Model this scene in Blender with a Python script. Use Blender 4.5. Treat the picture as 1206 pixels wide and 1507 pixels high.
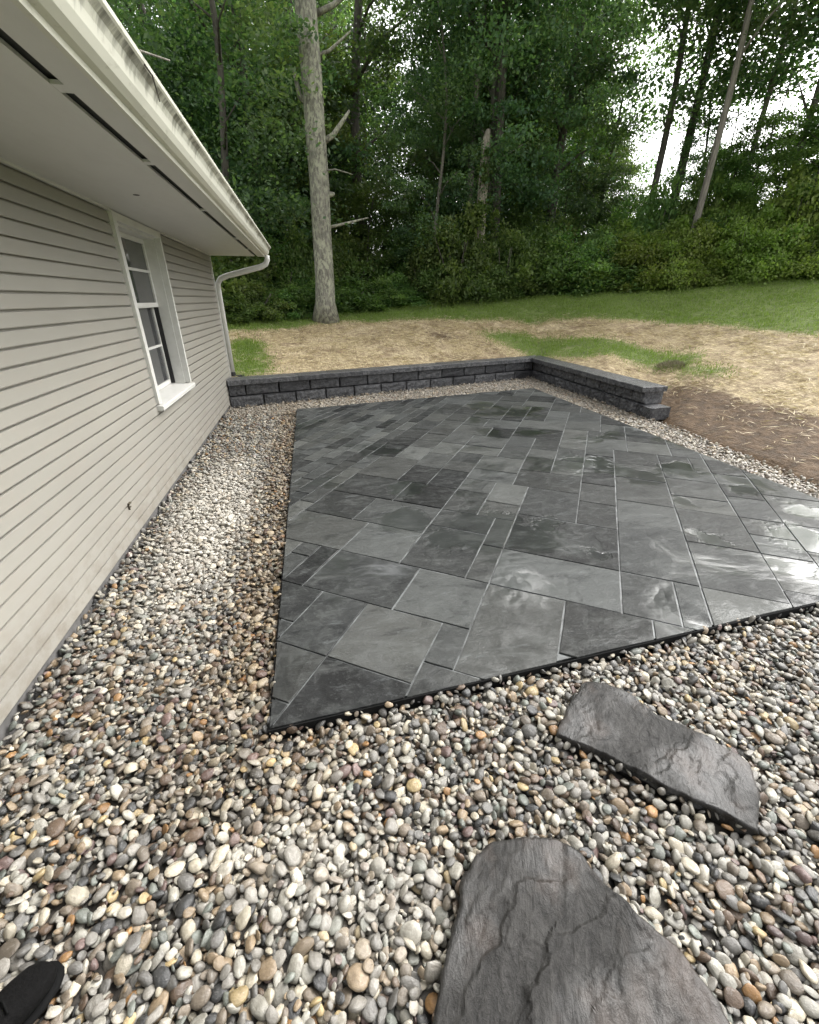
import bpy, math, random
import numpy as np
from mathutils import Vector, Euler

random.seed(7)
RNG = np.random.default_rng(11)
for o in list(bpy.data.objects):
    bpy.data.objects.remove(o)
scene = bpy.context.scene
COL = scene.collection
R = math.radians

# ------------------------------------------------------------------ camera, sky, sun, exposure
H = 1.65
PITCH, YAW, FPX = 26.1, 12.117, 640.0
cam_d = bpy.data.cameras.new('camera')
cam_d.sensor_fit = 'HORIZONTAL'
cam_d.sensor_width = 36.0
cam_d.lens = 36.0 * FPX / 1206.0
cam_d.clip_start, cam_d.clip_end = 0.05, 1500
cam = bpy.data.objects.new('camera', cam_d)
cam.location = (0, 0, H)
cam.rotation_euler = (R(90 - PITCH), 0, R(-YAW))
COL.objects.link(cam)
scene.camera = cam

SUN_EL, SUN_AZ = 46.0, 64.0          # azimuth measured from +Y towards +X
world = bpy.data.worlds.new('World')
scene.world = world
world.use_nodes = True
wn = world.node_tree
wn.nodes.clear()
sky = wn.nodes.new('ShaderNodeTexSky')
sky.sky_type = 'NISHITA'
sky.sun_disc = False
sky.sun_elevation = R(SUN_EL)
sky.sun_rotation = R(SUN_AZ)
sky.air_density, sky.dust_density, sky.ozone_density = 1.0, 5.0, 1.0
hs = wn.nodes.new('ShaderNodeHueSaturation')
hs.inputs['Saturation'].default_value = 0.10
bgn = wn.nodes.new('ShaderNodeBackground')
bgn.inputs['Strength'].default_value = 0.15
wo = wn.nodes.new('ShaderNodeOutputWorld')
wn.links.new(sky.outputs[0], hs.inputs['Color'])
wn.links.new(hs.outputs[0], bgn.inputs['Color'])
wn.links.new(bgn.outputs[0], wo.inputs['Surface'])

sun_d = bpy.data.lights.new('sun', 'SUN')
sun_d.energy = 0.7
sun_d.angle = R(56)
sun_d.color = (1.0, 0.96, 0.9)
sun = bpy.data.objects.new('sun', sun_d)
sdir = Vector((math.sin(R(SUN_AZ)) * math.cos(R(SUN_EL)), math.cos(R(SUN_AZ)) * math.cos(R(SUN_EL)), math.sin(R(SUN_EL))))
sun.rotation_euler = sdir.to_track_quat('Z', 'Y').to_euler()
sun.location = (6, -4, 30)
COL.objects.link(sun)

vs = scene.view_settings
vs.view_transform = 'Standard'
vs.look = 'None'
vs.exposure = 1.95
vs.gamma = 1.0
vs.use_curve_mapping = False
scene.cycles.max_bounces = 8
scene.cycles.diffuse_bounces = 5
scene.cycles.glossy_bounces = 3
scene.cycles.transmission_bounces = 4
scene.cycles.use_denoising = True

# ------------------------------------------------------------------ helpers
_th, _yw = R(PITCH), R(YAW)

def ray(x, y):                        # direction of a photograph pixel, for surveying points on the ground
    r = (x - 603.0) / FPX
    v = -(y - 753.5) / FPX
    F = math.cos(_th) + v * math.sin(_th)
    U = -math.sin(_th) + v * math.cos(_th)
    return np.array([r * math.cos(_yw) + F * math.sin(_yw), -r * math.sin(_yw) + F * math.cos(_yw), U])

def on_plane(x, y, z):
    d = ray(x, y)
    t = (z - H) / d[2]
    return (d[0] * t, d[1] * t)

def _hash(ix, iy, seed):
    n = (ix.astype(np.int64) * 374761393 + iy.astype(np.int64) * 668265263 + seed * 1274126177) & 0x7fffffff
    n = ((n ^ (n >> 13)) * 1103515245) & 0x7fffffff
    n = n ^ (n >> 16)
    return (n & 0xffff) / 65535.0

def vnoise(x, y, s=1.0, seed=0, oct=3):
    x = np.asarray(x, float) * s
    y = np.asarray(y, float) * s
    out, amp, tot = 0.0, 1.0, 0.0
    for k in range(oct):
        ix, iy = np.floor(x), np.floor(y)
        fx, fy = x - ix, y - iy
        fx = fx * fx * (3 - 2 * fx)
        fy = fy * fy * (3 - 2 * fy)
        a, b = _hash(ix, iy, seed + k), _hash(ix + 1, iy, seed + k)
        c, d = _hash(ix, iy + 1, seed + k), _hash(ix + 1, iy + 1, seed + k)
        out = out + amp * ((a * (1 - fx) + b * fx) * (1 - fy) + (c * (1 - fx) + d * fx) * fy)
        tot += amp
        amp *= 0.5
        x, y = x * 2.03 + 17.1, y * 2.03 + 5.3
    return out / tot

def sstep(x, a, b):
    t = np.clip((np.asarray(x, float) - a) / (b - a), 0, 1)
    return t * t * (3 - 2 * t)

def inpoly(X, Y, poly):
    X, Y = np.asarray(X, float), np.asarray(Y, float)
    ins = np.zeros(X.shape, bool)
    n = len(poly)
    for i in range(n):
        x1, y1 = poly[i][:2]
        x2, y2 = poly[(i + 1) % n][:2]
        if y1 == y2:
            continue
        c = ((y1 > Y) != (y2 > Y)) & (X < (x2 - x1) * (Y - y1) / (y2 - y1) + x1)
        ins ^= c
    return ins

def raw_mesh(name, V, F, smooth=False):
    me = bpy.data.meshes.new(name)
    V = np.asarray(V, np.float32)
    if isinstance(F, np.ndarray):
        k = F.shape[1]
        me.vertices.add(len(V))
        me.vertices.foreach_set('co', V.ravel())
        me.loops.add(F.size)
        me.loops.foreach_set('vertex_index', F.ravel().astype(np.int32))
        me.polygons.add(len(F))
        me.polygons.foreach_set('loop_start', np.arange(0, F.size, k, dtype=np.int32))
        if smooth:
            me.polygons.foreach_set('use_smooth', np.ones(len(F), bool))
        me.update(calc_edges=True)
    else:
        me.from_pydata([tuple(map(float, v)) for v in V], [], F)
        if smooth:
            me.polygons.foreach_set('use_smooth', np.ones(len(F), bool))
        me.update()
    return me

def place(name, me, material=None, parent=None, loc=(0, 0, 0), rot=(0, 0, 0), scale=(1, 1, 1)):
    if material is not None and not me.materials:
        me.materials.append(material)
    o = bpy.data.objects.new(name, me)
    COL.objects.link(o)
    o.location, o.rotation_euler, o.scale = loc, rot, scale
    if parent is not None:
        o.parent = parent
    return o

class MB:
    def __init__(s):
        s.v, s.f = [], []

    def add(s, V, F):
        b = len(s.v)
        s.v += [tuple(map(float, p)) for p in V]
        s.f += [tuple(i + b for i in f) for f in F]
        return s

    def box(s, x0, x1, y0, y1, z0, z1):
        V = [(x, y, z) for z in (z0, z1) for x, y in ((x0, y0), (x1, y0), (x1, y1), (x0, y1))]
        return s.add(V, [(3, 2, 1, 0), (4, 5, 6, 7), (0, 1, 5, 4), (1, 2, 6, 5), (2, 3, 7, 6), (3, 0, 4, 7)])

    def prism(s, poly, z0, z1, bev=0.0):
        n = len(poly)
        V = [(x, y, z0) for x, y in poly]
        F = [tuple(range(n - 1, -1, -1))]
        if bev:
            c = np.mean(poly, axis=0)
            V += [(x, y, z1 - bev) for x, y in poly]
            q = inset(poly, bev)
            V += [(x, y, z1) for x, y in q]
            F += [(i, (i + 1) % n, n + (i + 1) % n, n + i) for i in range(n)]
            F += [(n + i, n + (i + 1) % n, 2 * n + (i + 1) % n, 2 * n + i) for i in range(n)]
            F.append(tuple(range(2 * n, 3 * n)))
        else:
            V += [(x, y, z1) for x, y in poly]
            F += [(i, (i + 1) % n, n + (i + 1) % n, n + i) for i in range(n)]
            F.append(tuple(range(n, 2 * n)))
        return s.add(V, F)

    def sweep(s, prof, y0, y1):       # closed (x, z) profile extruded along Y
        n = len(prof)
        V = [(x, y0, z) for x, z in prof] + [(x, y1, z) for x, z in prof]
        F = [(i, (i + 1) % n, n + (i + 1) % n, n + i) for i in range(n)]
        F += [tuple(range(n - 1, -1, -1)), tuple(range(n, 2 * n))]
        return s.add(V, F)

    def tube(s, pts, rad, seg=10, wob=0.0, cap=True, flat=1.0):
        pts = [Vector(p) for p in pts]
        n = len(pts)
        V, F = [], []
        ref = Vector((0.31, 0.95, 0.02))
        for i, p in enumerate(pts):
            t = (pts[min(i + 1, n - 1)] - pts[max(i - 1, 0)]).normalized()
            a = t.cross(ref)
            a = (a if a.length > 1e-3 else t.cross(Vector((1, 0, 0)))).normalized()
            b = t.cross(a)
            for k in range(seg):
                w = 2 * math.pi * k / seg
                r = rad[i] * (1 + wob * math.sin(3 * w + i * 1.7) * random.uniform(.4, 1))
                V.append(p + a * math.cos(w) * r + b * math.sin(w) * r * flat)
        for i in range(n - 1):
            for k in range(seg):
                F.append((i * seg + k, i * seg + (k + 1) % seg, (i + 1) * seg + (k + 1) % seg, (i + 1) * seg + k))
        if cap:
            F += [tuple(range(seg - 1, -1, -1)), tuple((n - 1) * seg + k for k in range(seg))]
        return s.add(V, F)

    def mesh(s, name, smooth=False, origin=(0, 0, 0)):
        V = np.array(s.v) - np.array(origin)
        return raw_mesh(name, V, s.f, smooth)

    def build(s, name, material, parent=None, smooth=False):
        org = np.zeros(3)
        p = parent
        while p is not None:
            org += np.array(p.location)
            p = p.parent
        return place(name, s.mesh(name, smooth, org), material, parent)

def inset(poly, d):
    n = len(poly)
    out = []
    for i in range(n):
        p0, p1, p2 = np.array(poly[i - 1]), np.array(poly[i]), np.array(poly[(i + 1) % n])
        e1, e2 = p1 - p0, p2 - p1
        e1, e2 = e1 / (np.linalg.norm(e1) + 1e-9), e2 / (np.linalg.norm(e2) + 1e-9)
        n1, n2 = np.array([-e1[1], e1[0]]), np.array([-e2[1], e2[0]])
        m = n1 + n2
        L = max(np.dot(m, n1), .35)
        out.append(tuple(p1 + m * d / L))
    return out

def area(poly):
    a = np.array(poly)
    b = np.roll(a, -1, 0)
    return 0.5 * np.sum(a[:, 0] * b[:, 1] - b[:, 0] * a[:, 1])

def clip(poly, cl):                   # convex clip, both counter-clockwise
    out = list(poly)
    for i in range(len(cl)):
        a, b = np.array(cl[i]), np.array(cl[(i + 1) % len(cl)])
        src, out = out, []
        side = lambda p: (b[0] - a[0]) * (p[1] - a[1]) - (b[1] - a[1]) * (p[0] - a[0])
        for j in range(len(src)):
            p, q = np.array(src[j]), np.array(src[(j + 1) % len(src)])
            sp, sq = side(p), side(q)
            if sp >= 0:
                out.append(tuple(p))
            if sp * sq < 0:
                out.append(tuple(p + (q - p) * sp / (sp - sq)))
        if len(out) < 3:
            return []
    res = []
    for p in out:
        if not res or np.hypot(p[0] - res[-1][0], p[1] - res[-1][1]) > .004:
            res.append(p)
    if len(res) > 2 and np.hypot(res[0][0] - res[-1][0], res[0][1] - res[-1][1]) < .004:
        res.pop()
    return res if len(res) > 2 else []

def thing(name, label, cat, loc=(0, 0, 0), rotz=0, group=None):
    o = bpy.data.objects.new(name, None)
    o.empty_display_size = .2
    COL.objects.link(o)
    o.location = loc
    o.rotation_euler = (0, 0, rotz)
    return tag(o, label, cat, group)

def tag(o, label=None, cat=None, group=None, kind=None):
    if label: o['label'] = label
    if cat: o['category'] = cat
    if group: o['group'] = group
    if kind: o['kind'] = kind
    return o

# ------------------------------------------------------------------ materials
class M:
    def __init__(s, name):
        s.m = bpy.data.materials.new(name)
        s.m.use_nodes = True
        s.nt = s.m.node_tree
        s.b = s.nt.nodes['Principled BSDF']
        s.tc = None

    def n(s, typ, **kw):
        nd = s.nt.nodes.new(typ)
        for k, v in kw.items():
            if k.startswith('_'):
                setattr(nd, k[1:], v)
            else:
                key = int(k[1:]) if k[0] == 'i' and k[1:].isdigit() else k.replace('_', ' ')
                s.put(nd.inputs[key], v)
        return nd

    def put(s, sock, v):
        if isinstance(v, bpy.types.NodeSocket):
            s.nt.links.new(v, sock)
        elif isinstance(v, tuple) and len(v) == 3 and sock.type == 'RGBA':
            sock.default_value = (*v, 1)
        else:
            sock.default_value = v

    def co(s, kind='Object'):
        if s.tc is None:
            s.tc = s.nt.nodes.new('ShaderNodeTexCoord')
        return s.tc.outputs[kind]

    def pos(s):
        return s.n('ShaderNodeNewGeometry').outputs['Position']

    def scale(s, vec, sc):
        return s.n('ShaderNodeMapping', Vector=vec, Scale=sc).outputs[0]

    def noise(s, vec, sc, det=4.0, rough=.55, dist=0.0, out='Fac'):
        return s.n('ShaderNodeTexNoise', Vector=vec, Scale=sc, Detail=det, Roughness=rough, Distortion=dist).outputs[out]

    def ramp(s, fac, *stops):
        nd = s.n('ShaderNodeValToRGB', Fac=fac)
        cr = nd.color_ramp
        while len(cr.elements) < len(stops):
            cr.elements.new(.5)
        for e, (p, c) in zip(cr.elements, stops):
            e.position = p
            e.color = (c, c, c, 1) if isinstance(c, (int, float)) else (*c, 1)
        return nd.outputs[0]

    def mix(s, f, a, b, mode='MIX'):
        nd = s.n('ShaderNodeMix', _data_type='RGBA', _blend_type=mode)
        s.put(nd.inputs[0], f)
        s.put(nd.inputs[6], a)
        s.put(nd.inputs[7], b)
        return nd.outputs[2]

    def math(s, op, a, b=0.0, c=0.0):
        nd = s.n('ShaderNodeMath', _operation=op)
        for i, v in enumerate((a, b, c)):
            s.put(nd.inputs[i], v)
        return nd.outputs[0]

    def attr(s, name, typ='GEOMETRY', out='Color'):
        return s.n('ShaderNodeAttribute', _attribute_name=name, _attribute_type=typ).outputs[out]

    def bump(s, h, strength=.4, dist=.01, normal=None):
        nd = s.n('ShaderNodeBump', Height=h, Strength=strength, Distance=dist)
        if normal is not None:
            s.put(nd.inputs['Normal'], normal)
        return nd.outputs[0]

    def set(s, **kw):
        for k, v in kw.items():
            s.put(s.b.inputs[k.replace('_', ' ')], v)
        return s.m

def m_siding():
    s = M('beige_vinyl')
    p = s.pos()
    grain = s.noise(s.scale(p, (6, 5, 90)), 1.0, 4, .6)
    big = s.noise(s.scale(p, (1, .7, 1.2)), 1.3, 3)
    c = s.mix(s.ramp(big, (.35, 0.0), (.7, 1.0)), (.258, .246, .215), (.232, .222, .195))
    spot = s.ramp(s.noise(p, 26, 2), (.70, 0.0), (.76, 1.0))
    c = s.mix(s.math('MULTIPLY', spot, .3), c, (.25, .24, .2))
    low = s.ramp(s.noise(s.scale(p, (1, 2.2, 6)), 1.6, 4), (.5, 0.0), (.8, .5))
    c = s.mix(low, c, (.25, .225, .19))
    zz = s.n('ShaderNodeSeparateXYZ', Vector=p).outputs['Z']
    spl = s.math('MULTIPLY', s.ramp(zz, (.05, 1.0), (.42, 0.0)), s.ramp(s.noise(s.scale(p, (5, 5, 7)), 1.6, 6, .7), (.42, 0.0), (.68, .75)))
    c = s.mix(spl, c, (.15, .125, .095))
    return s.set(Base_Color=c, Roughness=.5, Normal=s.bump(grain, .12, .004))

def m_white(name, col, dirt=.35, rough=.45):
    s = M(name)
    p = s.pos()
    st = s.ramp(s.noise(s.scale(p, (9, 3.2, 9)), 1.3, 6, .65), (.45, 0.0), (.72, 1.0))
    c = s.mix(s.math('MULTIPLY', st, dirt), col, (.2, .19, .14))
    return s.set(Base_Color=c, Roughness=rough)

def m_gutter():
    s = M('stained_gutter')
    p = s.pos()
    drip = s.noise(s.scale(p, (2, 4.2, .7)), 1.2, 7, .72, 1.6)
    z = s.n('ShaderNodeSeparateXYZ', Vector=p).outputs['Z']
    hz = s.math('MULTIPLY', s.math('SUBTRACT', z, 2.335), 3.2)
    d = s.ramp(s.math('ADD', drip, hz), (.54, 0.0), (.62, .45), (.76, 1.0))
    d2 = s.ramp(s.noise(s.scale(p, (14, 7, 14)), 2.0, 6, .7), (.58, 0.0), (.75, .6))
    d = s.math('MULTIPLY', d, s.math('LESS_THAN', z, 2.382))
    c = s.mix(d, (.50, .495, .425), (.055, .055, .042))
    c = s.mix(d2, c, (.22, .21, .15))
    return s.set(Base_Color=c, Roughness=.42)

def m_plain(name, col, rough=.5, var=.15, sc=20.0, bump=0.0, **kw):
    s = M(name)
    nz = s.noise(s.co(), sc, 5)
    dark = tuple(x * (1 - var * 2) for x in col)
    c = s.mix(s.ramp(nz, (.35, 0.0), (.7, 1.0)), dark, col)
    if bump:
        kw['Normal'] = s.bump(nz, bump, .01)
    return s.set(Base_Color=c, Roughness=rough, **kw)

PUDDLES = [(*on_plane(x, y, .03), r) for x, y, r in ((592, 765, .30), (655, 790, .26), (600, 718, .24), (735, 765, .22), (800, 770, .18), (1000, 690, .30), (1020, 655, .30), (1095, 720, .26), (1180, 790, .34), (1150, 700, .25), (1040, 790, .15), (880, 812, .10))]
def m_paver():
    s = M('wet_slate_paver')
    p = s.pos()
    tint = s.attr('tint', 'OBJECT', 'Fac')
    rnd = s.n('ShaderNodeObjectInfo').outputs['Random']
    q = s.n('ShaderNodeVectorMath', _operation='ADD', i0=p, i1=s.n('ShaderNodeCombineXYZ', X=s.math('MULTIPLY', rnd, 41.0), Y=s.math('MULTIPLY', tint, 23.0)).outputs[0]).outputs[0]
    cleft = s.noise(s.n('ShaderNodeMapping', Vector=q, Rotation=(0, 0, R(35)), Scale=(1, 2.2, 1)).outputs[0], 3.4, 8, .66, .35)
    fine = s.noise(p, 55, 5, .65)
    mott = s.noise(q, 13, 6, .68, .6)
    big = s.noise(p, 1.15, 4, .55, .4)
    c = s.mix(tint, (.010, .0105, .0108), (.070, .0735, .071))
    c = s.mix(s.math('MULTIPLY', rnd, .35), c, s.mix(1.0, c, (1.1, 1.0, .86), 'MULTIPLY'))
    c = s.mix(s.ramp(cleft, (.30, .75), (.46, 0.0)), c, (.007, .0075, .008))
    c = s.mix(s.ramp(cleft, (.54, 0.0), (.74, .5)), c, (.105, .11, .105))
    c = s.mix(s.math('MULTIPLY', s.ramp(fine, (.55, 0.0), (.75, 1.0)), .25), c, (.13, .135, .13))
    c = s.mix(s.math('MULTIPLY', s.ramp(mott, (.50, 0.0), (.70, 1.0)), .3), c, (.095, .099, .095))
    scuff = s.ramp(s.noise(s.n('ShaderNodeMapping', Vector=q, Rotation=(0, 0, R(-20)), Scale=(1, 3.5, 1)).outputs[0], 5.2, 7, .7, .7), (.58, 0.0), (.72, .4))
    c = s.mix(scuff, c, (.14, .15, .15))
    warp = s.n('ShaderNodeVectorMath', _operation='MULTIPLY_ADD', i0=s.noise(p, 5.0, 4, .6, out='Color'), i1=(.5, .5, 0), i2=p).outputs[0]
    pud = s.ramp(big, (.53, 0.0), (.60, 1.0))
    for (qx, qy, qr) in PUDDLES:
        dd = s.n('ShaderNodeVectorMath', _operation='DISTANCE', i0=s.n('ShaderNodeVectorMath', _operation='MULTIPLY', i0=warp, i1=(1, 1, 0)).outputs[0], i1=(qx + .25, qy + .25, 0)).outputs['Value']
        pud = s.math('MAXIMUM', pud, s.ramp(dd, (qr * .6, 1.0), (qr * .9, 0.0)))
    film = s.ramp(s.noise(p, 3.6, 5, .62, .8), (.47, 0.0), (.57, 1.0))
    wet = s.math('MAXIMUM', pud, s.math('MULTIPLY', film, .22))
    c = s.mix(s.math('MULTIPLY', wet, .3), c, (.018, .02, .021))
    inv = s.math('SUBTRACT', 1.0, s.math('MULTIPLY', pud, .86))
    h = s.math('ADD', s.math('ADD', s.math('MULTIPLY', cleft, 1.0), s.math('MULTIPLY', mott, .35)), s.math('MULTIPLY', fine, .10))
    hh = s.math('MULTIPLY', h, inv)
    nm = s.bump(hh, .7, .022)
    cn = s.bump(hh, .32, .012)
    rough = s.math('SUBTRACT', .62, s.math('MULTIPLY', wet, .3))
    s.set(Coat_Weight=wet, Coat_Roughness=.02, Coat_IOR=1.6, Coat_Normal=cn)
    return s.set(Base_Color=c, Roughness=rough, Specular_IOR_Level=.12, Normal=nm)

def m_block():
    s = M('wet_black_block')
    p = s.pos()
    a = s.noise(p, 15, 7, .68)
    f = s.noise(p, 60, 4, .6)
    c = s.ramp(a, (.3, (.010, .010, .012)), (.55, (.030, .031, .035)), (.75, (.085, .086, .092)))
    c = s.mix(s.attr('tint', 'OBJECT', 'Fac'), s.mix(.3, c, (.008, .008, .009)), s.mix(s.ramp(s.noise(p, 22, 5, .7), (.44, .08), (.62, .75)), c, (.165, .165, .165)))
    return s.set(Base_Color=c, Roughness=s.ramp(f, (.3, .22), (.7, .55)), Normal=s.bump(s.math('ADD', a, s.math('MULTIPLY', f, .4)), .8, .03))

def m_flag():
    s = M('wet_flagstone')
    p = s.co()
    rot = s.n('ShaderNodeMapping', Vector=p, Rotation=(0, 0, R(28)), Scale=(1, 1, 1)).outputs[0]
    a = s.noise(s.scale(rot, (9, 4.5, 6)), 1.0, 8, .66, 1.2)
    v = s.noise(p, 170, 4, .65)
    st = s.noise(s.scale(rot, (55, 26, 20)), 1.0, 6, .65, .8)
    c = s.ramp(a, (.30, (.009, .0087, .0083)), (.5, (.020, .0192, .018)), (.72, (.038, .0363, .034)))
    c = s.mix(s.ramp(s.noise(p, 4.5, 3), (.55, 0.0), (.72, .5)), c, (.075, .055, .044))
    c = s.mix(s.math('MULTIPLY', s.ramp(st, (.45, 0.0), (.7, 1.0)), .4), c, (.062, .0595, .056))
    c = s.mix(s.math('MULTIPLY', s.ramp(v, (.62, 0.0), (.72, 1.0)), .3), c, (.12, .115, .108))
    wet = s.ramp(s.noise(p, 3.3, 3, .5), (.47, 0.0), (.60, 1.0))
    h = s.math('ADD', s.math('ADD', s.math('MULTIPLY', a, 1.2), s.math('MULTIPLY', st, .55)), s.math('MULTIPLY', v, .18))
    s.set(Coat_Weight=s.math('MULTIPLY_ADD', wet, .28, .02), Coat_Roughness=.18, Coat_IOR=1.4, Coat_Normal=s.bump(h, .35, .010))
    return s.set(Base_Color=c, Roughness=s.math('SUBTRACT', .55, s.math('MULTIPLY', wet, .15)), Specular_IOR_Level=.15, Normal=s.bump(h, .8, .012))

def m_pebble():
    s = M('river_pebble')
    t = s.attr('tint', 'INSTANCER')
    p = s.co()
    r = s.n('ShaderNodeObjectInfo').outputs['Random']
    off = s.n('ShaderNodeVectorMath', _operation='ADD', i0=p, i1=s.n('ShaderNodeCombineXYZ', X=s.math('MULTIPLY', r, 30.0), Y=s.math('MULTIPLY', r, 13.0)).outputs[0]).outputs[0]
    a = s.noise(off, 1.4, 5, .6)
    b = s.noise(s.scale(off, (1.2, 1.2, 4.5)), 1.6, 5, .65, .6)
    f = s.noise(off, 9, 4, .6)
    c = s.mix(s.ramp(a, (.3, 0.0), (.7, 1.0)), s.mix(1.0, t, (.62, .60, .58), 'MULTIPLY'), t)
    c = s.mix(s.math('MULTIPLY', s.ramp(b, (.56, 0.0), (.68, 1.0)), .4), c, s.mix(.5, t, (.5, .49, .46)))
    c = s.mix(s.math('MULTIPLY', s.ramp(f, (.55, 0.0), (.75, 1.0)), .3), c, (.05, .048, .045))
    return s.set(Base_Color=c, Roughness=s.ramp(a, (.3, .28), (.7, .5)), Normal=s.bump(s.math('ADD', a, s.math('MULTIPLY', f, .3)), .25, .1))

def m_ground():
    s = M('yard_ground')
    p = s.pos()
    g = s.attr('grass', 'GEOMETRY', 'Fac')
    d = s.attr('dirt', 'GEOMETRY', 'Fac')
    n1 = s.noise(p, 1.6, 6, .6)
    n2 = s.noise(p, 7, 6, .65)
    st = s.noise(s.n('ShaderNodeMapping', Vector=p, Rotation=(0, 0, .5), Scale=(26, 5, 10)).outputs[0], 1.0, 4, .6, 1.5)
    straw = s.mix(s.ramp(st, (.35, 0.0), (.65, 1.0)), (.24, .18, .10), (.58, .475, .29))
    soil = s.ramp(n2, (.3, (.042, .025, .012)), (.55, (.105, .064, .031)), (.75, (.165, .112, .064)))
    bare = s.ramp(s.math('ADD', s.math('MULTIPLY', n2, .55), s.math('MULTIPLY', n1, .45)), (.475, 0.0), (.60, .9))
    straw = s.mix(bare, straw, s.mix(.4, soil, (.28, .2, .11)))
    dm = s.ramp(s.math('ADD', d, s.math('MULTIPLY', s.math('SUBTRACT', n2, .5), 1.6)), (.25, 0.0), (.75, 1.0))
    c = s.mix(dm, straw, soil)
    gr = s.ramp(n2, (.3, (.08, .11, .025)), (.6, (.15, .20, .046)), (.8, (.21, .23, .09)))
    gm = s.ramp(s.math('ADD', g, s.math('MULTIPLY', s.math('SUBTRACT', s.math('MULTIPLY_ADD', n1, .5, s.math('MULTIPLY', n2, .5)), .5), 2.2)), (.25, 0.0), (.75, 1.0))
    c = s.mix(gm, c, gr)
    h = s.math('ADD', n2, s.math('MULTIPLY', st, .5))
    return s.set(Base_Color=c, Roughness=.85, Normal=s.bump(h, 1.0, .09))

def m_leaf(name, c0, c1, c2, trans=.35):
    s = M(name)
    r = s.attr('rnd', 'GEOMETRY', 'Fac')
    oi = s.n('ShaderNodeObjectInfo').outputs['Random']
    c = s.ramp(r, (0.0, c0), (.55, c1), (1.0, c2))
    hsv = s.n('ShaderNodeHueSaturation', Color=c, Hue=s.math('MULTIPLY_ADD', oi, .05, .475), Value=s.math('MULTIPLY_ADD', oi, .5, .75)).outputs[0]
    s.put(s.b.inputs['Base Color'], hsv)
    s.b.inputs['Roughness'].default_value = .5
    s.b.inputs['Specular IOR Level'].default_value = .3
    tr = s.n('ShaderNodeBsdfTranslucent', Color=s.mix(1.0, hsv, (1.3, 1.5, .6), 'MULTIPLY'))
    mx = s.n('ShaderNodeMixShader', Fac=trans)
    s.nt.links.new(s.b.outputs[0], mx.inputs[1])
    s.nt.links.new(tr.outputs[0], mx.inputs[2])
    s.nt.links.new(mx.outputs[0], s.nt.nodes['Material Output'].inputs['Surface'])
    return s.m

def m_bark(name, dark, light, lichen=None, sc=1.0):
    s = M(name)
    p = s.co()
    f = s.noise(s.scale(p, (16 * sc, 16 * sc, 3.2 * sc)), 1.0, 6, .65, .6)
    g = s.noise(p, 3.5, 4)
    c = s.mix(s.ramp(f, (.34, 0.0), (.62, 1.0)), dark, light)
    if lichen:
        l = s.ramp(s.noise(s.scale(p, (13, 13, 8)), 1.0, 5, .65), (.46, 0.0), (.56, 1.0))
        c = s.mix(s.math('MULTIPLY', l, s.ramp(g, (.3, .25), (.6, .9))), c, lichen)
    return s.set(Base_Color=c, Roughness=.85, Normal=s.bump(f, .9, .05))

MS = m_siding()
MW = m_white('white_trim', (.55, .545, .515), .2)
MSOF = m_white('white_soffit', (.50, .497, .475), .10)
MGUT = m_gutter()
MDARK = m_plain('dark_gap', (.012, .012, .012), .8)
MFOUND = m_plain('grey_foundation', (.13, .125, .12), .85, .2, 14, .3)
MPAVE = m_paver()
MSAND = m_plain('joint_sand', (.155, .165, .163), .55, .42, 9, .3)
MEDGE = m_plain('black_edging', (.008, .008, .008), .9, Specular_IOR_Level=.1)
MBLOCK = m_block()
MFLAG = m_flag()
MPEB = m_pebble()
MGROUND = m_ground()
MBED = m_plain('wet_subsoil', (.05, .043, .035), .7, .3, 40, .5)
MLEAF = m_leaf('forest_leaf', (.048, .090, .048), (.092, .150, .075), (.15, .205, .102), .5)
MLEAFY = m_leaf('vine_leaf', (.065, .115, .036), (.115, .178, .054), (.18, .245, .08), .48)
MLEAFB = m_leaf('bright_leaf', (.11, .17, .038), (.17, .24, .058), (.23, .29, .09), .48)
MGRASS = m_leaf('grass_blade', (.095, .14, .028), (.16, .22, .045), (.235, .275, .09), .4)
MSTRAW = m_leaf('straw_strand', (.28, .215, .125), (.54, .445, .28), (.74, .645, .45), .15)
MBIG = m_bark('pale_bark', (.075, .07, .055), (.22, .21, .17), (.34, .345, .25), 1.5)
MTRUNK = m_bark('dark_bark', (.035, .03, .026), (.11, .098, .08))
MPALE = m_bark('grey_bark', (.10, .09, .075), (.23, .21, .175))
MSNAG = m_bark('bare_wood', (.13, .11, .085), (.36, .325, .26))
MASPH = m_plain('roof_shingle', (.06, .058, .055), .9, .3, 30, .4)
MSHOE = m_plain('black_shoe', (.004, .0038, .0038), .9, .3, 120, .35, Specular_IOR_Level=.12)
MSOLE = m_plain('black_rubber', (.004, .004, .004), .8, Specular_IOR_Level=.1)
mg = M('window_glass')
MGLASS = mg.set(Base_Color=(.055, .056, .056), Roughness=.05, Specular_IOR_Level=.9)
MPIPE = m_plain('black_plastic_pipe', (.012, .012, .013), .35)

# ------------------------------------------------------------------ plan of the place (metres; wall of the house along +Y)
WX = -1.41                                             # face of the siding
PT = .03                                               # patio surface
PATIO = [(-.315, 1.335), (2.84, 1.535), (4.36, 1.635), (4.36, 8.30), (-.305, 7.36)]
WA, WB, WC = np.array((-1.40, 7.86)), np.array((5.03, 9.72)), np.array((5.0, 5.66))
GRAVEL = [(WX, -.35), (3.7, -.35), (4.72, 1.3), (4.78, 3.0), (4.88, 4.0), (5.0, 5.2), (5.03, 9.72), (WX, 7.86)]

AZ = np.array([-90, -25, -8.3, 2.2, 15, 27.5, 41, 51.9, 70, 100.])
BD = np.array([14, 13, 12.6, 14.2, 15, 15.6, 16.2, 16.8, 17, 17.])
BZ = np.array([1.0, 1.0, 1.07, 1.19, 1.53, 1.71, 1.92, 2.12, 2.2, 2.2])

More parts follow.
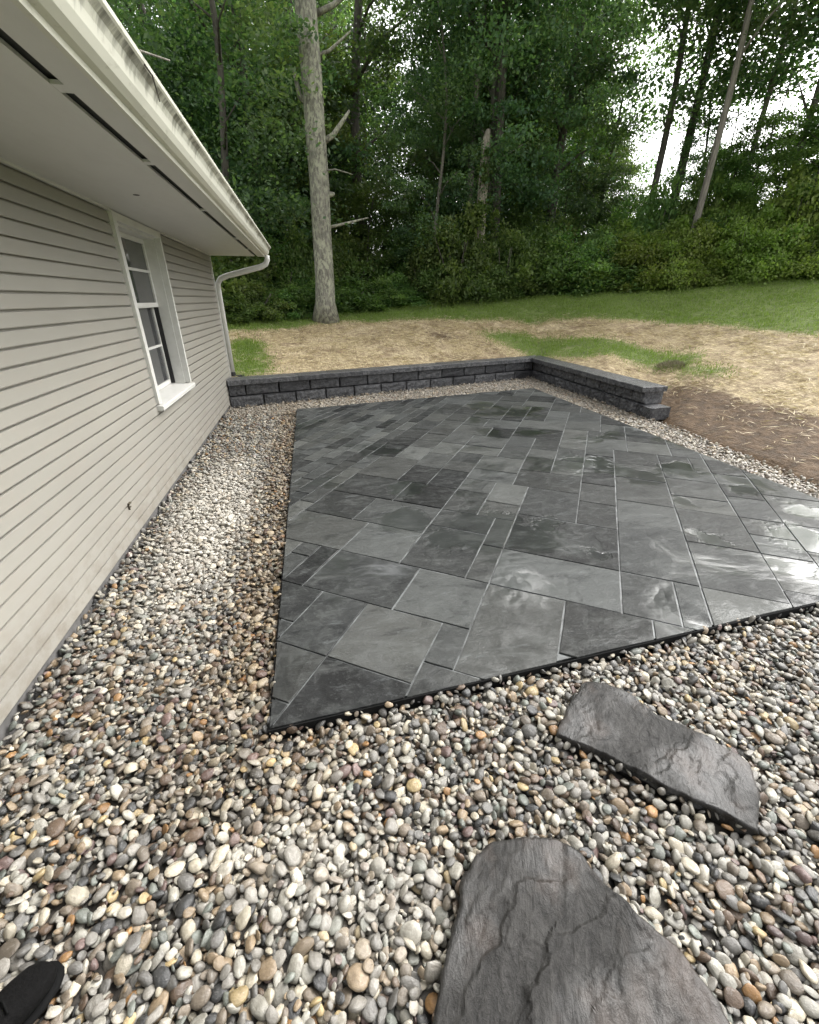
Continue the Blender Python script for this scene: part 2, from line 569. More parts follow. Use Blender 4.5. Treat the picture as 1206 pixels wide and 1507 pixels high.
def polar(X, Y):
    return np.degrees(np.arctan2(X, Y)), np.hypot(X, Y)

def edge_dist(az):                    # where the pad ends in each direction
    a = np.radians(np.clip(az, -89, 89.9))
    k = (WB[1] - WA[1]) / (WB[0] - WA[0])
    c = WA[1] - k * WA[0] + .17
    den = np.cos(a) - k * np.sin(a)
    far = np.where(den > .05, c / np.maximum(den, .05), 1e3)
    xr = 5.2
    right = np.where(np.sin(a) > .02, xr / np.maximum(np.sin(a), .02), 1e3)
    yr = right * np.cos(a)
    xr2 = 4.72 + .30 * sstep(yr, 1.0, 5.2) + .22 * sstep(yr, 5.35, 5.6)
    right = np.where(np.sin(a) > .02, xr2 / np.maximum(np.sin(a), .02), 1e3)
    return np.minimum(far, right)

def ground_z(X, Y):
    X, Y = np.asarray(X, float), np.asarray(Y, float)
    az, r = polar(X, Y)
    d0 = edge_dist(az)
    D, zB = np.interp(az, AZ, BD), np.interp(az, AZ, BZ)
    ye = d0 * np.cos(np.radians(az))
    zb = .385 - .385 * (1 - sstep(ye, 5.9, 7.5)) * (az > 20)
    t = (r - d0) / np.maximum(D - d0, 1)
    zin = zb + (zB - zb) * np.clip(t, 0, 1) ** 1.05
    zout = zB + .035 * (r - D) - .00012 * np.maximum(r - D, 0) ** 2
    z = np.where(r < D, zin, np.where(r < 140, zout, zB + .035 * 120))
    z = z + (vnoise(X, Y, .55, 3) - .5) * .16 * np.clip((r - d0 - .3) / 2.5, 0, 1) + (vnoise(X, Y, 3.1, 5) - .5) * .05 * np.clip((r - d0) / .6, 0, 1)
    ins = (r < d0)
    rim = sstep(r, d0 - .12, d0)
    pad = -.10 + (zb + .10) * np.where(zb > .2, rim, sstep(r, d0 - .05, d0))
    z = np.where(ins, pad, z)
    return np.where((Y < -1.0) | ((X < WX) & (Y < 8.4)), -.10, z)

def hit(x, y):                        # survey a point of the sloping yard
    d = ray(x, y)
    t = np.linspace(4.5, 40, 4000)
    P = d[None, :] * t[:, None]
    g = ground_z(P[:, 0], P[:, 1])
    az, r = polar(P[:, 0], P[:, 1])
    ok = np.where((P[:, 2] + H < g) & (r > edge_dist(az)))[0]
    i = ok[0] if len(ok) else -1
    return (P[i, 0], P[i, 1])

# ------------------------------------------------------------------ ground
def axis(lo, hi, dense_lo, dense_hi, st):
    a = list(np.arange(dense_lo, dense_hi, st))
    x, s_ = dense_lo, st
    L = []
    while x > lo:
        s_ *= 1.3
        x -= s_
        L.append(x)
    x, s_ = a[-1], st
    U = []
    while x < hi:
        s_ *= 1.3
        x += s_
        U.append(x)
    return np.array(L[::-1] + a + U)

gx, gy = axis(-160, 160, -4, 15, .09), axis(-60, 200, 1, 17, .09)
GX, GY = np.meshgrid(gx, gy)
GZ = ground_z(GX, GY)
nx_, ny_ = len(gx), len(gy)
idx = np.arange(nx_ * ny_).reshape(ny_, nx_)
F = np.stack([idx[:-1, :-1], idx[:-1, 1:], idx[1:, 1:], idx[1:, :-1]], -1).reshape(-1, 4)
gm = raw_mesh('ground', np.stack([GX.ravel(), GY.ravel(), GZ.ravel()], -1), F, True)

P_GRASS = [
    [(336, 500), (366, 500), (388, 514), (382, 530), (402, 546), (380, 556), (330, 558)],
    [(690, 489), (780, 491), (900, 500), (1000, 519), (1075, 541), (1070, 556), (1010, 552), (950, 540), (850, 527), (750, 512)],
]
P_GRASS = [[hit(*p) for p in q] for q in P_GRASS]
LAWN = np.array([hit(*p) for p in [(345, 490), (420, 482), (500, 472), (600, 470), (690, 471), (800, 473), (880, 467), (1000, 474), (1100, 482), (1206, 492)]])
lz, lr = polar(LAWN[:, 0], LAWN[:, 1])
P_DIRT = [[hit(*p) for p in [(985, 566), (1050, 570), (1100, 590), (1206, 622)]] + [(9.0, 3.2), (6.4, 1.2), (4.7, 1.2), (4.7, 4), (5.1, 6.2)],
          [hit(*p) for p in [(620, 490), (665, 488), (690, 496), (640, 500)]],
          [hit(*p) for p in [(960, 528), (1000, 527), (1015, 540), (970, 545)]]]

def masks(X, Y):
    wx = X + (vnoise(X, Y, 1.7, 21) - .5) * .55
    wy = Y + (vnoise(X, Y, 1.7, 22) - .5) * .55
    az, r = polar(wx, wy)
    lr_ = np.interp(az, lz, lr)
    lr_ = np.where(az > lz[-1], lr[-1], lr_)
    g = sstep(r, lr_ - .3, lr_ + .3)
    for q in P_GRASS:
        g = np.maximum(g, inpoly(wx, wy, q) * .85)
    g = np.where((Y < 0) | (X < -2.2), 1.0, g)
    d = np.zeros_like(g)
    for q in P_DIRT:
        d = np.maximum(d, inpoly(wx, wy, q) * 1.0)
    return g, d

GA, DA = masks(GX, GY)
def blur(A):
    A = A.copy()
    for _ in range(12):
        A[1:-1, 1:-1] = (A[1:-1, 1:-1] * 2 + A[:-2, 1:-1] + A[2:, 1:-1] + A[1:-1, :-2] + A[1:-1, 2:]) / 6
    return A
for nm, A in (('grass', blur(GA)), ('dirt', blur(DA))):
    at = gm.attributes.new(nm, 'FLOAT', 'POINT')
    at.data.foreach_set('value', A.ravel().astype(np.float32))
tag(place('ground', gm, MGROUND), kind='structure')

def leaf_mesh(name, P, U, W, rnd, material, fold=None):
    """one rhombus per leaf: centre P, half-length vector U, half-width vector W"""
    n = len(P)
    V = np.stack([P - U, P + W, P + U, P - W], 1).reshape(-1, 3)
    F = np.arange(4 * n).reshape(n, 4)
    me = raw_mesh(name, V, F)
    a = me.attributes.new('rnd', 'FLOAT', 'FACE')
    a.data.foreach_set('value', np.asarray(rnd, np.float32))
    me.materials.append(material)
    return me

# short grass and straw lying on the yard
n = 150000
az_ = RNG.uniform(-9, 58, n)
D_ = np.interp(az_, AZ, BD) + 1.0
e_ = edge_dist(az_)
r_ = e_ + .1 + (D_ - e_) * RNG.random(n) ** .8
X, Y = r_ * np.sin(np.radians(az_)), r_ * np.cos(np.radians(az_))
g, d = masks(X + RNG.normal(0, .15, n), Y + RNG.normal(0, .15, n))
k = (g > .25 + .5 * RNG.random(n)) & (vnoise(X, Y, 5, 9) > .28) & ~((X < WX + .03) & (Y < 8.4))
X, Y = X[k], Y[k]
n = len(X)
P = np.stack([X, Y, ground_z(X, Y)], -1)
ln = RNG.uniform(.018, .042, n) * (.6 + 1.3 * vnoise(X, Y, 2.3, 91) ** 2) * (1 + 1.0 * (RNG.random(n) > .97))
dv = RNG.normal(0, .45, (n, 3)); dv[:, 2] = 1
dv /= np.linalg.norm(dv, axis=1)[:, None]
sd = RNG.normal(0, 1, (n, 3)); sd[:, 2] = 0
sd /= np.linalg.norm(sd, axis=1)[:, None]
gme = leaf_mesh('grass', P + dv * ln[:, None] * .8, dv * ln[:, None], sd * .0055, RNG.random(n) * .7 + .3 * vnoise(X, Y, .8, 4), MGRASS)
tag(place('grass', gme), 'short green lawn grass growing beyond the straw', 'grass', kind='stuff')

n = 60000
az_ = RNG.uniform(-9, 58, n)
D_ = np.interp(az_, lz, lr) + .6
e_ = edge_dist(az_)
r_ = e_ + .12 + np.maximum(D_ - e_, .5) * RNG.random(n) ** .75
X, Y = r_ * np.sin(np.radians(az_)), r_ * np.cos(np.radians(az_))
g, d = masks(X + RNG.normal(0, .2, n), Y + RNG.normal(0, .2, n))
k = (g < .4 + .3 * RNG.random(n)) & (RNG.random(n) > d * .84) & (vnoise(X, Y, 2.6, 14) > .30 + .2 * RNG.random(n)) & ~((X < WX + .03) & (Y < 8.4))
X, Y = X[k], Y[k]
n = len(X)
P = np.stack([X, Y, ground_z(X, Y) + RNG.uniform(.006, .028, n)], -1)
ang = RNG.normal(.6, 1.0, n)
dv = np.stack([np.cos(ang), np.sin(ang), RNG.normal(0, .16, n)], -1)
sd = np.stack([-np.sin(ang), np.cos(ang), RNG.normal(0, .4, n)], -1)
sme = leaf_mesh('straw', P, dv * RNG.uniform(.03, .11, n)[:, None], sd * .0035, RNG.random(n), MSTRAW)
tag(place('straw', sme), 'pale straw strewn over the seeded slope behind the wall', 'straw', kind='stuff')

# ------------------------------------------------------------------ house
house = thing('house', 'beige vinyl sided house wall with white soffit, window and stained gutter', 'house', (WX, 4.0, 0))
HY0, HY1 = -2.2, 8.35
WY0, WY1, WZ0, WZ1 = 4.36, 5.62, .74, 2.262            # outside of the window casing
# core wall with the window opening left out
mb = MB()
mb.box(-8.0, WX - .03, HY0, WY0 + .05, .05, 2.262)
mb.box(-8.0, WX - .03, WY1 - .05, HY1 - .02, .05, 2.262)
mb.box(-8.0, WX - .03, WY0 + .05, WY1 - .05, .05, WZ0 + .03)
mb.box(-8.0, -1.95, WY0 + .05, WY1 - .05, WZ0 + .03, 2.262)
core = mb.build('wall', m_plain('wall_core', (.3, .29, .26), .8), house)
MB().box(-8.0, WX - .02, HY0, HY1 - .02, -.2, .05).build('foundation', MFOUND, house)
NB = 27
z0 = .055
ex = (2.262 - z0) / NB
def board_mesh(L, jit):
    nseg = max(2, int(L / .5))
    ys = np.linspace(0, L, nseg + 1)
    prof = [(0, .018), (.0, 0.0), (.004, -.001), (.016, -.003), (.0185, .001), (.0185, .004), (.015, ex - .026), (.014, ex - .0155), (-.003, ex - .013), (-.006, ex + .004)]
    V, F = [], []
    for i, y in enumerate(ys):
        w = jit * math.sin(i * 1.9 + L)
        V += [(px + w, y, pz) for px, pz in prof]
    m = len(prof)
    for i in range(nseg):
        for j in range(m - 1):
            F.append((i * m + j, i * m + j + 1, (i + 1) * m + j + 1, (i + 1) * m + j))
    F.append(tuple(range(m)))
    F.append(tuple(range(nseg * m, nseg * m + m))[::-1])
    return raw_mesh('siding_board', V, [f[::-1] for f in F])
full, near, far = (board_mesh(HY1 - .01 - HY0, .0006), board_mesh(WY0 + .004 - HY0, .0006), board_mesh(HY1 - .01 - WY1 + .004, .0005))
for i in range(NB):
    z = z0 + i * ex
    if z + ex < WZ0 + .01:
        place('siding_board', full, MS, house, (-.016, HY0 - 4.0, z))
    else:
        place('siding_board', near, MS, house, (-.016, HY0 - 4.0, z))
        place('siding_board', far, MS, house, (-.016, WY1 - .004 - 4.0, z))
MB().box(WX - .03, WX + .012, HY1 - .012, HY1 + .02, .05, 2.262).build('corner_trim', MW, house)
MB().box(-8.0, WX - .031, HY1 - .018, HY1 + .006, .05, 2.262).build('end_wall', MS, house)

# window
cas = MB()
cx0, cx1 = WX - .03, WX + .026
cas.box(cx0, cx1, WY0, WY0 + .07, WZ0 + .052, WZ1)
cas.box(cx0, cx1, WY1 - .045, WY1, WZ0 + .052, WZ1)
cas.box(cx0, cx1 - .003, WY0 + .07, WY1 - .045, WZ1 - .06, WZ1 - .002)
win = cas.build('window', MW, house)
jb = MB()
GXw = -1.535
jb.box(GXw - .10, cx0, WY0 + .052, WY0 + .068, WZ0 + .04, WZ1 - .06)
jb.box(GXw - .10, cx0, WY1 - .062, WY1 - .047, WZ0 + .04, WZ1 - .06)
jb.box(GXw - .10, cx0, WY0 + .068, WY1 - .062, WZ1 - .075, WZ1 - .06)
jb.build('frame', MW, win)
sl = MB()
sl.sweep([(GXw - .1, WZ0 + .052), (GXw - .1, WZ0 + .034), (WX + .0, WZ0 - .002), (WX + .055, WZ0 - .004), (WX + .058, WZ0 + .030), (WX + .052, WZ0 + .036)], WY0 - .012, WY1 + .012)
sl.build('sill', MW, win)
def sash(zb_, zt_, x, muntins, name):
    fr = MB()
    a, b = WY0 + .070, WY1 - .064
    w = .042
    fr.box(x - .03, x, a, a + w, zb_, zt_)
    fr.box(x - .03, x, b - w, b, zb_, zt_)
    fr.box(x - .03, x + .001, a + w, b - w, zb_, zb_ + w)
    fr.box(x - .03, x + .001, a + w, b - w, zt_ - w, zt_)
    so = fr.build(name, MW, win)
    gl = MB()
    gl.box(x - .022, x - .014, a + w - .002, b - w + .002, zb_ + w - .002, zt_ - w + .002)
    gl.build('pane', MGLASS, win)
    mu = MB()
    for zm in muntins:
        mu.box(x - .013, x - .002, a + w, b - w, zm - .011, zm + .011)
    mu.build('muntin', MW, win)
sash(1.575, WZ1 - .078, GXw, (1.90,), 'upper_sash')
sash(WZ0 + .056, 1.61, GXw - .045, (1.20,), 'lower_sash')
MB().box(GXw - .045, GXw - .005, WY1 - .085, WY1 - .0645, WZ0 + .056, 1.57).build('sash_track_shade', MDARK, win)  # near-black fill painted in for the shade in the side track

# eaves: soffit, vent slot, fascia strip, gutter
EZ = 2.268
GY1 = 8.46
MB().box(WX - .03, -.735, HY0, GY1 - .03, EZ, EZ + .012).build('soffit', MSOF, house)
MB().box(WX - .0, WX + .02, HY0, WY0 - .0, EZ - .014, EZ).box(WX, WX + .02, WY1, GY1 - .08, EZ - .014, EZ).build('soffit_trim', MSOF, house)
MB().box(-.75, -.67, HY0, GY1 - .04, EZ + .022, EZ + .03).build('vent_gap', m_plain('dark_grey_vent', (.045, .046, .044), .9), house)  # dark grey strip backing the slot beside the soffit
for yy, wd in ((2.05, .07), (2.95, .06), (4.3, .05), (6.1, .09), (7.3, .06)):
    MB().box(-.737, -.689, yy, yy + wd, EZ + .001, EZ + .012).build('vent_clip', MSOF, house)
MB().box(-.69, -.595, HY0, GY1 - .02, EZ - .004, EZ + .014).build('fascia_soffit', MSOF, house)
MB().box(-.70, -.60, HY0, GY1 - .03, EZ + .03, EZ + .14).build('fascia', MW, house)
ho = MB()
ho.tube([(-1.03, 3.80, EZ - .0015), (-1.03, 3.80, EZ + .004)], [.02, .02], 12)
ho.build('soffit_hole', MDARK, house)
gut = MB()
prof = [(-.592, EZ + .150), (-.592, EZ - .010), (-.572, EZ - .012), (-.568, EZ + .004), (-.548, EZ + .010), (-.528, EZ + .026), (-.514, EZ + .050),
        (-.506, EZ + .078), (-.496, EZ + .098), (-.480, EZ + .112), (-.472, EZ + .120), (-.470, EZ + .134), (-.478, EZ + .138), (-.484, EZ + .132),
        (-.500, EZ + .110), (-.520, EZ + .060), (-.55, EZ + .024), (-.58, EZ + .018), (-.586, EZ + .150)]
gut.sweep(prof[::-1], HY0, GY1)
go = gut.build('gutter', MGUT, house)
MB().add([(x, GY1 + .001, z) for x, z in prof[:13]] + [(x, GY1 + .004, z) for x, z in prof[:13]],
         [tuple(range(13)), tuple(range(25, 12, -1))] + [(i, (i + 1) % 13, 13 + (i + 1) % 13, 13 + i) for i in range(13)]).build('end_cap', MGUT, go)
rf = MB()
sl_ = .42
for k in range(12):
    xa, xb = -.56 - k * .36, -.56 - (k + 1) * .36 - .03
    za, zb_ = EZ + .155 + k * .36 * sl_ + .006, EZ + .155 + (k + 1) * .36 * sl_
    rf.add([(xa, HY0, za), (xa, GY1 + .02, za), (xb, GY1 + .02, zb_), (xb, HY0, zb_), (xa, HY0, za - .012), (xa, GY1 + .02, za - .012), (xb, GY1 + .02, zb_ - .012), (xb, HY0, zb_ - .012)],
           [(0, 1, 2, 3), (7, 6, 5, 4), (0, 4, 5, 1), (1, 5, 6, 2), (2, 6, 7, 3), (3, 7, 4, 0)])
zr = EZ + .155 + 12 * .36 * sl_
rf.add([(-4.88, HY0, zr), (-4.88, GY1 + .02, zr), (-9.2, GY1 + .02, EZ + .15), (-9.2, HY0, EZ + .15)], [(0, 1, 2, 3)])
rf.build('roof', MASPH, house)
MB().add([(-.72, GY1 - .05, EZ + .125), (-8.9, GY1 - .05, EZ + .125), (-4.88, GY1 - .05, zr - .03), (-.72, GY1 - .03, EZ + .125), (-8.9, GY1 - .03, EZ + .125), (-4.88, GY1 - .03, zr - .03)],
         [(2, 1, 0), (3, 4, 5), (0, 1, 4, 3), (1, 2, 5, 4), (2, 0, 3, 5)]).build('gable', MS, house)
dp = MB()
dpp = [(-.545, 8.36, EZ + .01), (-.545, 8.37, EZ - .05), (-.575, 8.375, EZ - .11), (-.66, 8.385, EZ - .15), (-1.20, 8.41, EZ - .28), (-1.31, 8.415, EZ - .32), (-1.365, 8.42, EZ - .39), (-1.372, 8.42, EZ - .5), (-1.372, 8.42, .46)]
dp.tube(dpp, [.042] * len(dpp), 12, flat=.8)
do = dp.build('downspout', MW, house, True)
MB().box(WX + .0, -1.33, 8.40, 8.44, 1.15, 1.17).build('strap', MW, do)
MB().tube([(-1.372, 8.42, .50), (-1.37, 8.42, .43), (-1.33, 8.40, .395), (-1.18, 8.39, .40)], [.046, .052, .055, .055], 12).build('drain_elbow', MPIPE, do)
br = MB()
br.box(WX + .0, WX + .012, 3.235, 3.242, .262, .31).box(WX + .001, WX + .016, 3.235, 3.275, .300, .310).box(WX + .001, WX + .014, 3.236, 3.262, .276, .282)
br.build('wall_hook', m_plain('rusty_hook', (.09, .075, .05), .7), house)
tw = thing('twig', 'thin dry forked twig caught on the gutter lip', 'twig', (-.47, 2.2, EZ + .14))
mb = MB()
mb.tube([(-.54, 2.13, EZ + .125), (-.472, 2.17, EZ + .142), (-.40, 2.26, EZ + .155)], [.004, .004, .003], 6)
mb.build('stem', MPALE, tw)
mb = MB()
mb.tube([(-.49, 2.16, EZ + .138), (-.462, 2.23, EZ + .10), (-.468, 2.30, EZ + .05)], [.0035, .003, .002], 5)
mb.build('side_shoot', MTRUNK, tw)

# ------------------------------------------------------------------ patio of slate-look pavers
patio = thing('patio', 'wet dark grey slate patio of mixed rectangular pavers laid diagonally', 'patio', (2, 4.7, 0))
MB().prism([tuple(p) for p in inset(PATIO, .012)], -.06, PT - .006).build('joint_sand', MSAND, patio)
ed = MB()
Pq = PATIO
for i in range(len(Pq)):
    a, b = np.array(Pq[i]), np.array(Pq[(i + 1) % len(Pq)])
    t = (b - a) / np.linalg.norm(b - a)
    nn = np.array([t[1], -t[0]])
    q = [a + nn * .001 - t * .001, a + nn * .008 - t * .007, b + nn * .008 + t * .007, b + nn * .001 + t * .001]
    ed.prism([tuple(p) for p in q], -.05, PT - .006 - .001 * i)
ed.build('edging', MEDGE, patio)
MOD = .155
ANG = R(55.8)
UA, VA = np.array([math.cos(ANG), math.sin(ANG)]), np.array([math.sin(ANG), -math.cos(ANG)])
U0, V0 = 1.37, -1.01
lo, hi = -40, 60
occ = {}
slabs = []
def put_slab(u, v, w, h):
    for a in range(u, u + w):
        for b in range(v, v + h):
            if (a, b) in occ:
                return False
    for a in range(u, u + w):
        for b in range(v, v + h):
            occ[(a, b)] = len(slabs)
    slabs.append((u, v, w, h))
    return True
for q in [(0, 0, 3, 3), (3, -3, 3, 4), (9, -7, 3, 3), (6, 9, 3, 2), (1, 4, 5, 3), (9, 9, 5, 3), (0, -2, 3, 2), (-3, 0, 3, 3), (3, 1, 3, 3), (6, -3, 3, 3), (6, -7, 3, 4), (6, 0, 4, 3), (0, 7, 3, 5), (6, 4, 3, 5), (9, 12, 4, 3), (9, 4, 4, 5)]:
    put_slab(*q)
rs = random.Random(5)
opts = [(3, 3), (3, 4), (4, 3), (3, 2), (2, 3), (3, 3), (2, 2), (3, 3), (2, 3), (3, 2)]
for u in range(-16, 64):
    for v in range(-50, 50):
        c = U0 + u * MOD, V0 + v * MOD
        p = UA * c[0] + VA * c[1]
        if not (-1.6 < p[0] < 5.6 and .3 < p[1] < 9.6) or (u, v) in occ:
            continue
        cand = opts[:]
        rs.shuffle(cand)
        def run1(u_, v_, du, dv):      # True when a one-unit sliver would be left over
            return (u_, v_) not in occ and (u_ + du, v_ + dv) in occ
        good = [q for q in cand if not run1(u, v + q[1], 0, 1) and not any(run1(u + a, v + q[1], 0, 1) for a in range(q[0])) and not any(run1(u + q[0], v + b, 1, 0) for b in range(q[1]))]
        for w, h in good + cand + [(2, 3), (3, 2), (2, 2), (1, 3), (3, 1), (2, 1), (1, 2), (1, 1)]:
            if v < 15 < v + h and u > 6:
                continue
            if put_slab(u, v, w, h):
                break
PATC = [tuple(p) for p in PATIO]
pav_n = 0
for (u, v, w, h) in slabs:
    j = .0048
    cs = [(U0 + u * MOD + j, V0 + v * MOD + j), (U0 + (u + w) * MOD - j, V0 + v * MOD + j), (U0 + (u + w) * MOD - j, V0 + (v + h) * MOD - j), (U0 + u * MOD + j, V0 + (v + h) * MOD - j)]
    poly = [tuple(UA * a + VA * b + np.array([rs.uniform(-.002, .002), rs.uniform(-.002, .002)])) for a, b in cs]
    if area(poly) < 0:
        poly = poly[::-1]
    poly = clip(poly, PATC)
    if not poly or area(poly) < .004:
        continue
    # uneven edge: extra points along every side
    q = []
    for i in range(len(poly)):
        a, b = np.array(poly[i]), np.array(poly[(i + 1) % len(poly)])
        L = np.linalg.norm(b - a)
        q.append(tuple(a))
        m = int(L / .17)
        for k in range(1, m):
            t = (b - a) / L
            q.append(tuple(a + (b - a) * k / m + np.array([-t[1], t[0]]) * rs.uniform(0, .0028)))
    dz = rs.uniform(-.0022, .0022)
    c = np.mean(q, 0)
    mb = MB().prism(q, -.03, PT + dz, .002)
    tx, ty = rs.uniform(-.006, .006), rs.uniform(-.006, .006)
    mb.v = [(x, y, z + ((x - c[0]) * tx + (y - c[1]) * ty if z > 0 else 0)) for x, y, z in mb.v]
    o = place('paver', mb.mesh('paver', origin=(c[0], c[1], 0)), MPAVE, patio, (c[0] - 2, c[1] - 4.7, 0))
    o['tint'] = float(min(1, max(0, rs.gauss(.45, .29))))
    pav_n += 1

# ------------------------------------------------------------------ retaining wall
wall = thing('retaining_wall', 'low black split-face block retaining wall with flat capstones behind the patio', 'retaining wall', (3.0, 8.5, 0))
def block_mesh(L, D, Hh, seed, endface=False, rough=.014):
    rg = np.random.default_rng(seed)
    xs = np.concatenate([[0, .012], np.linspace(.06, L - .06, 6), [L - .012, L]])
    zs = np.concatenate([[0, .012], np.linspace(.05, Hh - .05, 3), [Hh - .010, Hh]])
    nx, nz = len(xs), len(zs)
    V, F = [], []
    for iz, z in enumerate(zs):
        for ix, x in enumerate(xs):
            edge = (ix in (0, nx - 1)) or (iz in (0, nz - 1))
            inner = 1 < ix < nx - 2 and 1 < iz < nz - 2
            y = .012 + rg.uniform(0, .006) if edge else -rg.uniform(0, rough) - (.006 if inner else 0)
            V.append((x + (rg.uniform(-.012, .012) if inner else 0), y, z + (rg.uniform(-.010, .010) if inner else (rg.uniform(-.004, 0) if iz == nz - 1 else 0))))
    for iz in range(nz - 1):
        for ix in range(nx - 1):
            a = iz * nx + ix
            F.append((a, a + 1, a + nx + 1, a + nx))
    b = len(V)
    V += [(0, D, 0), (L, D, 0), (L, D, Hh), (0, D, Hh)]
    F.append((b + 1, b, b + 3, b + 2))
    F.append(tuple([b + 3] + [(nz - 1) * nx + i for i in range(nx)] + [b + 2]))
    F.append(tuple([b, ] + [b + 1] + [i for i in range(nx - 1, -1, -1)]))
    F.append(tuple([b] + [i * nx for i in range(nz)] + [b + 3]))
    F.append(tuple([b + 1, b + 2] + [i * nx + nx - 1 for i in range(nz - 1, -1, -1)]))
    return raw_mesh('block', V, F)
BL, CZ = .56, [(-.02, .168), (.176, .346)]
bvar = [block_mesh(BL - .012, .30, CZ[0][1] - CZ[0][0], 40 + i) for i in range(5)]
half = [block_mesh(BL * .5 - .012, .30, CZ[0][1] - CZ[0][0], 60 + i) for i in range(2)]
wing_var = [block_mesh(.44 - .012, .30, CZ[0][1] - CZ[0][0], 80 + i, rough=.030) for i in range(6)]
rw = random.Random(3)
def run_blocks(A, B, z, off, overrun=0.0, tint=.6, var=None, bl=BL):
    L = float(np.linalg.norm(B - A)) + overrun
    t = (B - A) / np.linalg.norm(B - A)
    nrm = np.array([-t[1], t[0]])
    ang = math.atan2(t[1], t[0])
    x = 0.0
    first = off
    while x < L - .05:
        if first:
            me, l_ = rw.choice(half), BL * .5
            if var: x -= .08
            first = False
        else:
            me, l_ = rw.choice(var or bvar), bl
        s_ = min(1.0, (L - x) / l_)
        p = A + t * x + nrm * rw.uniform(-.006, .006)
        o = place('block', me, MBLOCK, wall, (p[0] - 3, p[1] - 8.5, z), (0, 0, ang + rw.uniform(-.006, .006)), (s_, 1, 1))
        o['tint'] = float(np.clip(rw.gauss(tint, .22), 0, 1))
        x += l_
tL = (WB - WA) / np.linalg.norm(WB - WA)
WC1 = np.array((5.0, 5.92))
# wing blocks run from the corner towards the viewer, face to -X
run_blocks(WA, WB, CZ[0][0], False, -.012)
run_blocks(WA + np.array((0, .022)), WB + np.array((0, .022)), CZ[1][0], True, -.012)
run_blocks(WB + np.array((0, .02)), WC, CZ[0][0], True, 0, .8, wing_var, .44)  # paler tint on both wing courses paints sheen into their shaded faces
run_blocks(WB + np.array((.024, .02)), WC1 + np.array((.024, 0)), CZ[1][0], False, 0, .95, wing_var, .44)
# capstones
def cap_piece(poly, seed, front_idx):
    rg = np.random.default_rng(seed)
    q = []
    for i in range(len(poly)):
        a, b = np.array(poly[i]), np.array(poly[(i + 1) % len(poly)])
        q.append(tuple(a))
        if i in front_idx:
            L = np.linalg.norm(b - a)
            t = (b - a) / L
            m = max(2, int(L / .07))
            for k in range(1, m):
                q.append(tuple(a + (b - a) * k / m + np.array([-t[1], t[0]]) * rg.uniform(-.009, .010)))
    mb = MB().prism(q, .360, .441 + rg.uniform(-.003, .003), .007)
    o = mb.build('capstone', MBLOCK, wall)
    o['tint'] = float(np.clip(rg.normal(.75, .15), 0, 1))
nL = np.array([-tL[1], tL[0]])
CW = .36
corner_f = WB + np.array((-.02, 0)) - nL * .02
LL = float(np.linalg.norm(WB - WA))
x = 0.0
k = 0
tM = LL - .075
while x < tM - .02:
    l_ = min(.60, tM - x)
    if tM - x - l_ < .15: l_ = tM - x
    a, b = WA + tL * (x + .003) - nL * .045, WA + tL * (x + l_ - .003) - nL * .045
    c, d = b + nL * CW, a + nL * CW
    if x + l_ >= tM - .01:            # mitred end
        c = c + tL * .42
    cap_piece([tuple(a), tuple(b), tuple(c), tuple(d)], 100 + k, (0,))
    x += l_
    k += 1
ye = float((WA + tL * (tM + .003) - nL * .025)[1])
y = ye
xf = float((WA + tL * (tM + .003) - nL * .025)[0]) - .045
yb = float((WA + tL * (tM + .003) + nL * (CW - .025) + tL * .42)[1])
xb = xf + .44
k = 0
while y > 5.93:
    l_ = .52 if y - .52 > 6.1 else y - 5.90
    y1 = y - l_
    p = [(xf, y1 + .003), (xb, y1 + .003), (xb, (yb if k == 0 else y - .003)), (xf, y - .003)]
    fr = (3,) if y1 > 5.95 else (0, 3)
    cap_piece(p, 200 + k, fr)
    y = y1
    k += 1

# ------------------------------------------------------------------ stepping stones
def ridge_h(Q, lines):
    out = np.zeros(len(Q))
    for ln, amp in lines:
        best = np.full(len(Q), 9.0)
        sgn = np.zeros(len(Q))
        for (x1, y1), (x2, y2) in zip(ln, ln[1:]):
            dx, dy = x2 - x1, y2 - y1
            t = np.clip(((Q[:, 0] - x1) * dx + (Q[:, 1] - y1) * dy) / (dx * dx + dy * dy), 0, 1)
            ex_, ey_ = Q[:, 0] - x1 - t * dx, Q[:, 1] - y1 - t * dy
            d = np.hypot(ex_, ey_)
            sd_ = np.sign(dx * ey_ - dy * ex_)
            m_ = d < best
            best, sgn = np.where(m_, d, best), np.where(m_, sd_, sgn)
        out += amp * (sgn * np.exp(-best / .07) * .5 * np.minimum(best / .006, 1) - .3 * np.exp(-(best / .004) ** 2))
    return out

